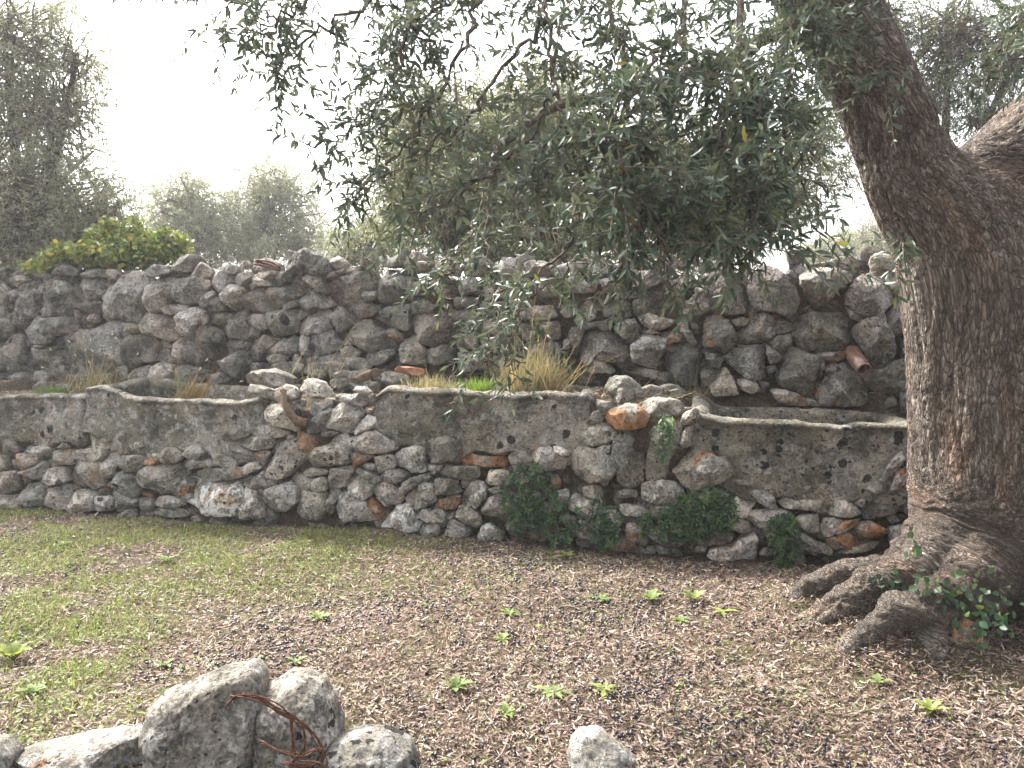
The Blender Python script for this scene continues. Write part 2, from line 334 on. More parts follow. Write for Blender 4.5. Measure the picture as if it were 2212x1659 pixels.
# ------------------------------------------------------------------ dry stone walls: every stone read off the photograph, built on the wall's leaning face
# each line: x0 y0 scale, then "flags|x,y ..." outlines in the reading grid of that crop (source pixel = x0 + x*10/scale)
# flags: p pale  d dark  k black lichen  w white lichen  o rust stain  O fresh rust-red  b brown patch  h dissolved holes  l flat bed stone  x own thing
BACK_ST = {
(0, 620, 4.254): """|-26,36 -2,34 -1,52 -24,54;d|-30,56 -3,55 -2,72 -27,74;|-28,76 -3,75 -4,98 -26,99;w|-24,101 -2,99 -1,130 -25,131;|-26,132 6,133 4,148 -25,148;d|0,33 8,25 20,22 28,24 31,31 22,30 12,35 0,37;|27,22 40,24 51,28 43,33 33,30;d|53,27 57,20 63,16 72,18 80,24 78,29 66,29;d|0,37 6,42 9,50 5,59 0,60
|10,35 15,29 24,29 28,33 22,37 15,43;|8,53 18,42 21,48 16,55 10,57;dw|20,42 24,35 33,31 41,35 42,45 36,56 32,67 27,76 20,89 12,85 9,75 15,62 17,50;|45,37 52,30 66,29 74,35 78,42 76,55 70,60 66,62 60,68 50,72 38,73 32,68 35,60 42,50
dw|77,38 84,33 98,31 110,34 110,42 102,52 92,56 84,58 79,54 82,44;d|72,64 78,59 92,56 100,55 102,66 96,72 88,70 80,64;p|82,27 90,23 102,22 112,25 113,30 100,31 88,33;|112,28 118,22 125,27 123,33 114,37
|107,45 112,38 124,35 130,26 140,23 152,27 154,36 148,46 146,60 147,75 142,80 130,78 122,68 117,58 108,54;|104,60 110,54 117,58 125,66 128,73 118,74 108,78 102,72;h|153,38 160,30 172,26 186,22 194,28 190,34 182,38 182,45 176,55 170,66 158,68 154,58 152,48
dh|184,40 190,34 202,32 214,31 221,36 219,46 212,55 206,60 196,60 186,57 180,52 184,46;|168,65 175,61 190,59 200,61 192,70 182,72 174,70;h|147,77 151,67 157,70 170,70 184,76 188,80 180,86 184,94 176,99 165,96 156,92 148,87;pw|180,85 188,76 196,66 205,60 214,64 221,74 218,80 206,82 202,86 200,93 190,94 182,90
|208,58 214,52 221,48 221,60 214,62;|23,102 25,85 29,75 36,74 44,75 45,82 41,88 46,96 45,101 36,103 24,102;|48,75 58,72 70,74 78,75 77,82 72,90 64,90 55,94 49,92 47,84;|40,80 48,75 48,90 42,90;|40,90 49,90 49,97 43,97;d|72,66 78,64 86,70 96,78 97,84 90,85 80,76;|92,74 100,69 104,76 101,80 95,78
|64,101 70,93 82,90 95,84 110,78 122,74 128,82 130,92 128,104 130,118 124,126 112,132 96,134 78,134 66,130 63,118 68,108;o|127,79 140,80 146,82 146,89 138,91 130,88;|130,104 132,92 146,90 158,93 163,100 160,112 158,120 148,122 136,128 131,122 132,112;|159,118 164,108 176,102 186,94 200,93 205,104 208,115 204,120 190,124 178,122 168,121
o|202,86 214,81 221,84 221,116 214,117 206,112 202,98;w|16,122 22,110 34,106 50,104 63,106 63,118 54,128 42,131 26,130 17,128;p|28,104 36,103 45,104 42,106 30,106;dw|0,100 8,92 17,91 20,103 17,116 16,130 8,134 0,131;|0,74 7,76 9,86 4,93 0,96;|10,134 20,131 30,134 36,140 28,146 14,147 8,142
|40,138 52,128 63,124 64,136 60,142 48,143;|118,134 122,126 130,124 133,134 132,140 118,140;|133,136 140,128 156,124 158,136 170,140 150,142 134,142;|158,124 168,121 180,124 178,140 186,150 172,150 160,146;|180,128 192,124 205,127 216,130 212,142 200,148 190,150 182,142;|64,134 80,135 98,135 96,146 66,146;|98,135 116,133 116,145 98,146
p|150,24 160,17 172,18 182,19 178,25 166,30 156,30;o|182,20 194,20 196,26 188,28 182,24;|206,20 212,14 221,21 221,30 208,32 200,30 204,25""",
(500, 620, 4.254): """|0,22 6,20 14,22 22,18 28,24 36,28 28,38 20,46 12,48 8,40 4,34;d|0,32 8,34 10,40 6,46 0,50;p|21,17 30,14 38,18 43,24 34,28 26,24;p|34,36 44,27 52,24 54,30 46,36 42,40;|24,46 30,39 38,38 47,44 43,52 40,60 32,64 26,58 22,52;d|2,62 8,54 20,50 26,58 24,66 10,68;|2,52 12,44 14,50 6,60 0,62
|36,18 45,12 48,16 44,22 38,20;|46,40 50,31 56,26 60,32 74,36 74,40 58,40 50,45;|58,26 70,23 82,24 90,30 72,34 60,32;d|73,36 78,28 90,24 98,26 96,34 84,40 76,41;d|42,54 50,46 58,38 66,42 64,50 72,60 74,66 62,70 48,65 44,60;o|64,50 66,42 74,41 84,38 94,36 104,34 110,42 108,47 98,54 90,60 84,66 74,64 70,58
|90,34 98,28 108,28 116,32 124,38 112,42 104,36;|104,28 110,25 118,26 128,30 132,38 136,46 134,50 126,46 118,38;|103,53 110,48 112,40 120,41 126,46 134,52 140,60 130,64 120,64 112,70 106,64 104,58;|84,62 92,57 102,54 106,58 100,62 88,67;p|88,3 92,1 102,5 94,9 90,8;p|138,12 146,8 156,15 154,20 144,24 141,20;p|128,32 140,26 154,20 150,26 144,30 134,34
p|150,20 158,18 168,19 166,24 156,26 150,26;h|140,34 150,30 158,28 160,24 172,23 181,24 184,34 182,42 172,46 170,53 158,60 148,60 142,52 140,42;|171,52 172,47 185,45 187,50 186,55 176,56;h|168,18 170,10 176,10 182,16 176,21;p|192,18 198,10 210,4 221,1 221,16 210,20 198,20;|188,55 190,36 194,22 206,22 214,30 212,44 210,54 200,59 190,58
o|159,64 176,57 186,60 191,66 180,72 163,75;k|64,68 80,66 100,64 100,78 99,88 90,91 76,94 68,84 66,76;|100,76 101,66 106,64 110,70 104,75;h|99,82 108,74 118,66 126,62 134,66 134,76 136,86 124,90 110,92 101,90 100,84;h|133,70 146,61 152,68 160,80 144,90 138,80;h|180,73 192,66 204,60 216,59 221,60 221,88 206,86 194,80
ph|156,86 168,76 178,74 186,84 196,88 206,88 212,92 206,100 208,108 196,112 180,114 166,106 154,98;o|196,86 204,84 212,90 214,98 206,102 200,94;|44,75 56,69 64,70 68,80 69,86 60,88 50,80;|49,82 60,88 58,96 52,101 48,98;h|24,80 34,68 44,62 47,72 48,84 49,98 36,97 25,94 22,86;h|10,66 22,68 30,70 26,80 14,82 9,74;|0,66 8,72 6,80 0,84;|0,86 12,83 22,90 22,100 8,104 0,102
|24,98 36,97 50,100 54,106 46,108 34,114 26,112 22,104;|18,122 26,118 36,112 48,106 50,112 46,122 42,132 38,140 28,136 20,130;d|46,124 50,112 54,118 50,130 42,141 40,138;|51,112 56,98 70,93 82,96 78,104 66,112 60,120 54,120;h|63,110 74,104 84,98 94,92 102,97 100,106 96,114 86,116 82,120 70,126 66,120;p|102,104 104,92 112,94 112,108 110,118 104,112
kh|112,92 128,88 138,86 142,96 150,102 148,110 136,112 124,113 112,114 111,104;o|150,96 158,100 156,106 150,106;k|108,124 122,116 138,112 150,110 154,122 154,134 148,142 130,142 114,138 110,130;|148,108 158,104 170,110 164,118 154,120;p|174,122 176,112 190,110 204,107 205,112 196,120 186,126;p|82,120 90,119 104,126 109,133 98,138 86,134;|96,118 100,112 108,120 110,127 100,124
|108,120 116,115 122,117 112,124;|48,130 54,122 64,122 72,128 62,130 54,134;h|155,118 170,124 178,128 166,136 156,132;p|144,150 152,140 160,140 164,146 158,152 146,154;b|160,142 176,132 192,127 198,130 186,136 172,142;p|181,140 190,132 206,131 221,136 221,148 205,150 190,148;|0,134 10,134 20,132 28,138 20,146 4,146;|95,145 106,138 115,135 112,140 100,146""",
(1000, 620, 4.254): """|2,30 10,28 18,34 22,44 14,50 4,48;o|30,36 42,32 48,42 54,52 44,54 36,46;|8,72 24,66 34,70 40,80 48,88 46,100 30,106 18,98 10,84;pwk|0,98 14,90 22,104 26,116 24,126 8,124 0,120;|26,108 44,102 56,106 54,120 40,126 28,122;|66,76 78,74 84,80 80,88 68,88;|48,70 60,66 72,64 84,70 74,76 60,76;|2,60 20,56 36,60 30,68 10,70;|84,78 100,74 118,70 126,78 124,92 100,94 86,92
|84,94 104,95 124,94 130,104 112,112 90,110;|126,66 140,62 160,60 168,72 150,78 130,76;d|128,80 150,78 168,78 170,96 150,100 130,98;d|130,100 150,101 168,100 168,124 150,132 134,124;|56,90 80,92 82,108 60,108;|60,110 86,112 90,130 64,132;|92,114 114,114 128,110 130,130 94,132;p|60,36 80,30 84,46 64,50;|86,40 104,36 110,52 88,56;p|112,36 136,30 140,50 114,54
|142,34 168,30 170,50 144,54;d|56,52 82,52 80,62 58,64;|84,58 112,56 110,68 86,70;|114,56 140,54 138,62 116,66;p|0,10 20,4 34,14 26,26 6,26;p|36,14 52,8 66,18 60,30 40,28;p|66,12 86,6 98,16 92,30 68,30;p|98,14 116,8 130,20 120,32 98,30;p|130,14 150,12 164,20 156,30 134,30""",
(1400, 620, 4.254): """p|0,20 14,10 34,12 40,22 28,30 4,30;p|40,18 60,12 78,12 86,18 70,24 44,26;p|70,30 84,24 100,22 110,30 106,38 92,42 78,40 70,36;p|92,14 108,10 116,18 104,22 94,22;p|116,32 124,24 132,26 140,36 134,44 128,52 120,46;p|106,26 114,22 120,28 116,32 110,30
|2,36 14,30 30,30 40,36 36,46 16,48 4,46;p|42,32 60,30 70,38 64,48 44,46;|64,44 80,46 82,52 68,54 62,50;|130,54 136,58 142,50 150,44 158,54 160,64 150,68 136,66;o|128,68 140,58 156,56 158,66 150,72 134,72;|142,44 150,38 158,40 156,52 146,54
d|76,56 90,50 100,52 98,62 92,68 80,72 77,66;d|44,64 60,54 74,58 76,72 60,78 46,72;|2,60 16,58 18,70 6,74 0,70;d|12,74 26,66 38,72 26,80 16,82;w|81,72 94,69 110,74 122,76 118,82 104,88 90,84;d|22,80 38,78 54,77 56,84 50,88 36,85 26,87;d|56,82 68,75 78,75 86,86 84,94 74,102 66,96 60,90;o|86,88 96,86 108,90 100,92 88,91
d|8,88 16,82 24,86 22,98 18,112 12,113 9,104;dw|22,94 34,85 48,87 58,92 60,102 70,103 74,112 70,120 56,122 42,120 38,112 28,124 20,120 19,106;|2,98 10,94 9,108 2,108;dw|75,104 86,93 100,92 114,96 112,104 104,118 102,128 90,126 78,122 74,114;o|114,94 120,89 130,92 128,98 114,103
d|110,112 114,104 126,98 134,95 146,100 150,112 152,128 148,144 136,148 120,136 112,128;p|124,80 130,72 134,80 140,90 146,100 140,104 132,94 126,88;d|134,76 146,80 148,92 142,90;do|152,104 153,84 156,72 168,71 180,76 186,88 189,102 178,112 166,108;|30,118 38,112 44,120 56,126 58,132 30,134;|64,124 70,122 86,126 102,130 114,136 116,142 100,140 84,136 66,130
|154,110 166,112 174,118 170,128 162,128 156,120;d|174,116 190,104 206,102 217,103 218,120 220,136 212,141 196,138 182,126;|150,130 164,128 168,132 160,146 150,150;b|158,146 170,128 176,126 184,140 190,156 164,158;p|188,140 198,137 208,142 214,152 204,156 192,150;|182,76 196,72 202,76 198,82 188,84;d|157,40 158,20 168,9 176,10 186,22 190,32 198,42 200,56 198,68 180,72 162,68 156,58""",
(1780, 620, 4.254): """d|37,40 42,26 54,18 62,18 72,26 80,36 88,44 92,56 88,70 82,74 70,68 56,66 46,66 40,56;|28,22 36,16 40,26 36,38 30,32;d|95,28 104,20 118,18 136,22 150,27 148,34 136,44 126,56 112,63 106,58 100,46 96,38;|168,12 174,6 186,5 198,8 196,20 188,28 176,28 170,20;dw|144,48 152,34 162,26 174,28 186,36 196,48 196,58 184,66 176,73 164,72 152,66 144,58
|180,30 190,24 205,24 208,40 210,60 200,52 190,40;d|186,74 198,58 210,62 211,84 196,94 188,86;dow|25,90 36,82 42,70 54,68 70,70 80,76 86,80 84,88 72,90 64,96 54,99 36,101 27,100;dH|88,82 92,72 106,68 124,68 140,66 148,76 146,88 144,100 142,106 130,110 114,108 104,110 92,104 86,96;d|96,64 106,60 110,66 98,68;d|143,60 152,68 164,74 160,78 148,74
dw|152,84 160,78 174,74 182,68 186,82 196,94 200,106 198,116 186,124 178,127 168,118 160,104 154,94;d|202,100 211,92 212,116 204,112;d|62,100 70,94 84,90 86,100 80,108 74,110 66,106;d|57,102 70,110 76,116 70,122 62,124 58,112;d|72,122 76,110 84,104 96,108 110,114 118,118 114,128 110,144 106,159 96,154 84,150 72,146 68,136;d|58,126 68,124 70,130 60,134
|115,130 117,116 120,118 120,128 117,137 114,136;|120,128 128,122 138,124 134,134 122,134;db|111,150 114,140 124,134 132,133 134,126 142,120 150,124 156,132 162,142 168,158 160,168 118,168 110,158;db|110,112 130,110 142,110 142,118 128,122 116,116;dh|162,134 172,128 184,130 190,122 202,118 212,118 212,150 206,162 196,156 180,157 170,148 162,140
p|185,166 190,159 196,158 200,168 186,172;d|48,142 60,142 62,148 54,150;b|62,150 74,150 90,154 98,160 102,168 80,168 66,160;|96,160 106,160 120,168 104,168;|212,98 224,92 226,116 213,118;|212,122 230,118 232,150 214,152;|210,62 228,60 230,86 212,88;|208,26 228,26 230,56 211,58;|200,152 216,156 214,176 202,176"""}
FRONT_ST = {
(0, 940, 4.254): """|-20,84 2,85 1,101 -20,100;k|-22,103 -1,103 0,124 -20,125;p|-20,128 14,127 14,142 -18,144;|65,62 72,58 90,55 106,53 120,56 126,60 120,68 112,76 96,77 74,76 66,70;|54,76 62,71 70,74 66,78 58,79;p|110,76 112,70 120,66 124,60 128,58 130,66 131,72 122,80 112,81;|131,74 138,70 142,72 142,80 134,83;o|122,80 130,76 135,83 124,85;p|141,72 146,70 150,75 143,78;|23,82 34,75 40,74 42,84 38,86 28,84;oo|14,86 22,82 34,83 38,86 33,95 27,99 20,101 15,96
|0,68 8,68 14,76 16,81 8,83 0,82;|4,90 10,88 15,92 16,100 8,100;o|44,92 52,80 62,78 74,79 75,88 70,95 58,96 48,99 44,96;|40,70 48,76 52,80 46,88 42,82;b|19,103 30,98 38,90 44,92 46,98 44,108 36,112 26,110;l|75,86 80,80 94,77 108,78 109,84 104,91 88,89 76,88;|0,103 8,101 15,101 16,114 14,122 6,125 0,122
b|66,104 70,96 80,90 94,90 104,92 112,100 106,112 108,118 96,120 80,120 70,116 66,110;|106,92 110,83 120,82 127,87 122,96 118,104 112,110 108,104;|125,90 132,85 144,84 152,88 152,95 147,101 138,103 128,99;oo|152,90 158,86 164,92 160,96 152,95;|170,84 174,76 184,77 190,82 190,88 184,93 172,94;p|160,82 168,84 170,88 163,91 158,86
|190,84 200,72 210,74 214,82 208,90 200,88;|190,94 198,86 208,91 221,90 221,96 208,98 194,101;pw|145,112 148,102 156,96 168,94 188,94 193,104 186,112 176,124 166,128 156,124 148,116;k|40,112 48,104 56,97 66,98 66,106 68,112 58,116 46,116;pk|16,118 20,116 34,114 44,116 44,124 40,138 30,139 18,136 16,128;pkk|40,132 44,124 56,116 68,117 75,122 74,134 66,142 58,144 46,139
pkw|71,142 76,128 84,121 94,122 100,126 98,134 96,144 84,146 74,145;pk|99,144 98,134 104,128 116,128 120,134 116,144;|116,122 128,122 138,130 146,132 140,140 130,142 120,138;k|120,104 128,101 140,106 145,116 144,128 138,130 130,124 120,116;|117,140 120,136 130,142 126,145 118,146;pk|138,136 150,130 158,132 160,140 150,146 144,142;OO|145,124 154,126 156,130 148,130;pw|161,136 168,128 178,128 190,134 192,138 180,142 166,140
|122,150 132,142 140,142 141,152 128,156;|156,146 164,142 190,142 196,150 176,152;|0,126 14,128 10,131 0,132;|205,102 212,100 221,100 221,110 212,110 206,108;oo|18,108 24,106 26,112 20,115;OO|113,114 118,111 121,117 114,119;oo|102,122 112,120 110,122;pkoww|178,126 184,116 194,109 208,109 224,111 242,112 256,111 266,116 272,123 275,131 270,140 258,148 246,150 222,148 206,142 194,136 190,132 182,130""",
(500, 940, 24.4): """lo|0,578 30,568 100,566 240,558 262,592 250,612 180,636 60,638 0,634;|0,510 40,510 85,548 40,566 0,566;o|10,440 40,430 70,460 110,470 190,520 205,556 150,562 90,540 50,500;|140,412 200,405 260,440 330,480 345,520 260,526 180,510 148,470;|240,390 300,372 400,372 440,390 420,440 340,458 280,440 240,420;l|302,325 340,310 400,298 470,320 515,340 510,365 450,380 350,370 305,362
|110,370 160,335 220,325 290,350 280,368 200,398 120,398;|245,560 290,532 350,524 362,560 330,580 270,602 250,596;o|328,482 390,455 420,460 410,500 380,545 350,520;pk|402,225 412,175 470,162 540,168 590,200 598,240 580,300 570,338 500,320 440,300 405,262;|290,50 340,55 460,90 470,120 440,145 390,125 320,100 288,80;pk|452,110 480,70 520,48 560,60 590,100 590,140 540,158 470,162 446,150
p|578,75 600,50 660,12 720,30 765,90 760,125 690,128 620,115 580,95;po|645,210 660,160 700,135 760,140 770,180 720,230 680,245 650,232;pw|765,290 790,200 830,175 900,172 960,200 975,235 940,290 905,345 860,348 800,330 768,310;|632,330 650,280 700,235 760,195 790,200 785,250 760,290 770,330 700,348 640,348;pkk|835,160 860,120 920,110 990,112 1015,135 970,190 930,180 870,165
|920,90 950,62 1000,62 1040,100 1000,125 960,105;pw|918,330 960,280 1000,240 1050,250 1068,300 1020,330 950,355 920,350;k|885,385 940,365 1000,345 1070,330 1110,370 1180,400 1190,445 1110,475 1000,478 930,445 890,412;oo|572,335 620,350 680,370 690,430 700,470 670,508 630,450 590,390;pkk|378,560 400,470 420,410 440,390 500,395 540,380 590,370 620,420 650,490 600,520 560,570 500,620 440,640 400,620
|500,380 530,358 552,370 530,420 510,420;kk|668,530 690,470 710,430 770,420 800,370 860,350 900,400 925,470 920,510 870,545 780,550 700,556 668,548;|720,350 780,335 830,345 790,370 730,372;oo|925,470 940,455 1050,490 1000,520 960,550 935,570 930,520;pkk|1045,500 1100,485 1160,480 1180,550 1110,600 1070,595 1050,540;|970,555 1000,532 1050,540 1050,575 1000,580;|945,575 980,565 1050,600 1100,630 1060,660 1000,630 950,600
|218,655 260,615 340,600 380,580 400,640 440,650 380,690 290,700 250,690;|608,590 650,560 720,570 765,580 750,605 670,616 620,615;p|535,625 570,590 610,610 650,630 690,640 660,690 600,710 570,680;p|664,690 690,630 740,615 765,650 760,705 700,712;ko|752,625 770,570 850,560 920,540 925,590 880,640 860,690 790,680 755,655;pw|863,670 890,610 935,593 990,620 1050,665 1030,720 985,760 920,735 865,690
o|1030,700 1060,650 1110,640 1190,690 1230,740 1180,790 1110,800 1050,760;w|330,750 400,690 480,660 540,640 580,690 585,770 530,820 430,838 380,800;pw|216,840 230,800 280,740 330,700 350,760 370,820 380,860 300,884 220,878;k|128,850 150,830 215,815 216,860 140,865;pw|572,830 590,740 600,700 660,695 750,715 745,770 735,840 700,890 600,870
|735,830 750,740 770,680 840,705 830,740 800,800 780,850 740,848;pw|800,800 810,740 860,712 910,720 980,770 1040,850 1050,885 960,895 880,895 820,860;oko|1000,790 1020,745 1060,780 1110,840 1090,890 1060,870 1040,820""",
(900, 1000, 24.4): """|195,330 250,300 320,280 385,295 390,340 375,380 405,420 380,445 300,435 210,400;b|410,385 430,330 430,265 470,220 520,218 560,240 600,260 600,330 585,390 480,390;|377,370 400,300 435,280 425,350 430,380;o|405,395 440,395 495,400 470,440 430,465 408,440;|485,440 520,405 620,402 715,410 720,470 660,495 560,485 500,465;|440,580 450,480 520,480 590,490 600,545 620,560 560,575 500,580;|595,490 660,500 650,540 600,545
oo|585,360 620,330 700,340 780,350 850,340 895,370 880,410 780,415 680,400 640,390;OO|580,350 600,345 670,398 610,400;o|780,320 820,305 890,310 890,340 820,340;|120,465 160,430 230,420 290,450 285,480 220,520 150,500;|225,550 270,500 340,465 410,445 420,480 350,520 280,560 240,580;|265,605 300,550 380,505 440,515 445,580 460,620 380,660 310,680 275,640;oo|440,655 480,610 550,580 605,580 600,630 575,668 490,668
pw|600,620 640,540 680,490 740,500 765,545 750,600 720,650 690,675 620,650;p|757,500 780,430 850,425 910,440 910,520 840,525 780,520;|775,545 850,530 940,580 900,610 850,600 790,570;|730,665 770,600 840,585 905,610 900,700 820,715 745,705;pkk|320,710 380,670 460,655 510,690 520,735 430,748 340,735;|505,690 560,680 580,700 570,730 520,735;p|578,690 610,640 680,670 730,710 735,760 700,783 620,745
pwwk|90,790 150,710 200,650 270,630 310,670 320,720 370,750 330,810 270,825 160,795;|355,800 380,760 450,752 470,790 465,830 400,845 360,830;|495,830 520,760 545,730 620,760 655,800 640,850 560,860;pw|705,840 730,780 780,750 830,790 870,810 860,860 720,865;|890,720 930,690 1000,710 1060,735 1020,748 930,745;|900,340 940,310 1000,305 1040,360 1050,420 1000,440 940,430;|1017,355 1080,290 1150,285 1240,330 1269,365 1240,420 1180,438 1090,420 1040,390
OO|1030,290 1070,272 1100,285 1070,320;oo|1140,500 1180,450 1215,490 1210,540 1170,550;oo|1030,820 1080,770 1150,750 1210,770 1230,820 1180,860 1090,865 1040,850;|1205,840 1230,815 1269,810 1269,865 1215,865;|1085,690 1130,620 1170,640 1175,700 1120,735;|1210,750 1240,700 1269,690 1269,750;|940,450 1010,440 1090,440 1130,480 1060,540 960,530;|900,620 1000,560 1090,570 1080,650 980,690 910,680;|1180,560 1269,540 1269,640 1190,640""",
(1380, 960, 24.4): """pw|0,380 40,380 100,410 100,440 60,440 10,410;|102,460 120,390 160,362 220,390 290,410 350,430 385,480 390,545 350,590 230,600 150,580 110,520;|263,395 300,378 355,370 355,420 290,428;pk|160,310 200,260 260,240 320,240 390,290 380,330 330,370 240,385 180,360;|200,240 250,170 280,160 312,210 300,235 240,255;p|275,115 330,105 395,110 390,150 330,190 305,180;poko|320,200 360,150 440,122 510,125 570,165 590,200 560,260 500,280 400,275 340,240
k|362,420 370,330 400,285 440,282 490,310 500,350 480,375 500,420 560,430 560,520 545,610 470,645 400,600 390,540 365,470;k|580,280 600,200 660,180 720,200 790,260 795,300 760,400 720,460 700,530 690,575 640,590 570,590 560,520 575,440 590,360;|780,230 800,180 880,145 900,170 890,210 840,250 800,250;p|782,380 790,310 840,295 860,330 840,365;pb|728,530 790,470 860,400 900,385 960,420 1000,450 1060,440 1100,540 1050,600 960,640 870,668 800,630
pw|545,715 545,620 570,600 660,588 740,600 800,650 805,720 740,745 640,745;k|370,715 400,655 460,640 520,660 520,690 440,700;p|150,640 200,630 240,610 290,630 310,680 280,710 200,690;p|270,590 300,555 340,570 335,620 300,640;pw|402,740 460,735 550,750 590,790 570,815 450,805 415,790;pw|90,760 115,680 140,665 200,700 280,730 270,800 230,830 150,800;|1085,580 1130,585 1205,590 1205,630 1130,615;|820,260 880,230 900,300 870,380 790,400 770,350;|600,750 720,750 820,740 820,800 700,820 600,810;|830,690 960,660 1040,640 1060,720 940,790 840,780""",
(1380, 1100, 24.4): """pwo|130,570 160,490 230,490 260,530 250,610 190,610;|35,605 70,565 110,570 120,620 50,625;|40,500 80,450 150,480 120,520 60,520;oo|440,560 460,510 520,510 550,560 560,600 500,630 460,600;oo|340,650 380,600 440,600 500,640 510,680 430,690 350,685;|575,570 640,530 720,540 800,580 820,640 740,665 650,640 600,610;o|630,650 690,660 760,680 730,700 650,705;pw|1045,500 1080,420 1120,350 1210,360 1245,385 1215,430 1190,480 1120,500 1060,510
|1190,320 1220,300 1269,310 1269,385 1230,350;oo|1070,515 1120,500 1195,490 1210,560 1160,570 1080,545;pwo|940,720 970,670 1060,660 1110,640 1150,600 1220,570 1255,600 1250,700 1240,745 1130,755 990,750;o|1130,770 1180,760 1190,790 1140,800;oo|0,520 40,530 50,560 0,590;|0,580 30,575 30,610 0,615;|870,660 960,650 930,690 870,690;|820,460 940,450 1040,470 1040,560 900,600 830,560;|280,430 400,430 420,520 330,560 280,540;|880,600 1040,570 1080,620 960,650 880,640""",
(1780, 1060, 24.4): """pk|212,405 260,400 340,410 380,440 405,530 370,530 290,490;p|370,400 400,392 425,420 400,447 385,425;|408,470 440,435 500,430 560,450 640,450 710,480 715,530 690,560 620,535 520,515 430,510;|712,550 735,480 780,463 840,470 890,510 915,550 850,570 760,570;r|925,540 940,480 990,450 1080,410 1155,395 1180,480 1130,550 1050,575 960,592 930,570;o|868,490 920,450 980,435 990,445 940,480 925,515;r|940,400 970,360 1040,332 1075,370 1060,420 1000,425
r|1045,320 1080,250 1130,200 1165,168 1190,220 1140,270 1110,350 1060,345;oo|1085,405 1110,350 1130,280 1170,270 1190,300 1180,350 1150,395;|205,570 250,530 340,525 450,525 490,560 480,610 400,690 350,680 270,620;p|512,580 540,560 650,552 657,620 660,660 600,680 560,650 540,620;pw|660,630 690,580 740,572 810,590 750,640 730,680 690,695;oo|735,680 760,630 800,595 890,580 880,610 820,650 770,670;OO|697,710 740,690 820,662 870,680 920,745 820,765 750,775 710,750
oo|868,640 900,605 990,600 1070,650 1070,680 980,705 900,690;|520,670 570,670 640,720 720,750 745,780 730,805 620,812 540,750;r|760,795 850,760 940,730 1030,725 1000,770 900,785 800,800;o|445,820 480,780 540,770 570,810 570,850 540,880 460,860;OO|505,840 570,820 560,890 515,890;|1070,570 1115,555 1170,600 1110,620;o|290,800 330,760 380,790 360,820 300,820;|1190,180 1260,150 1290,260 1200,270;|1180,400 1290,390 1290,560 1190,560;|1080,640 1290,600 1290,760 1100,760"""}

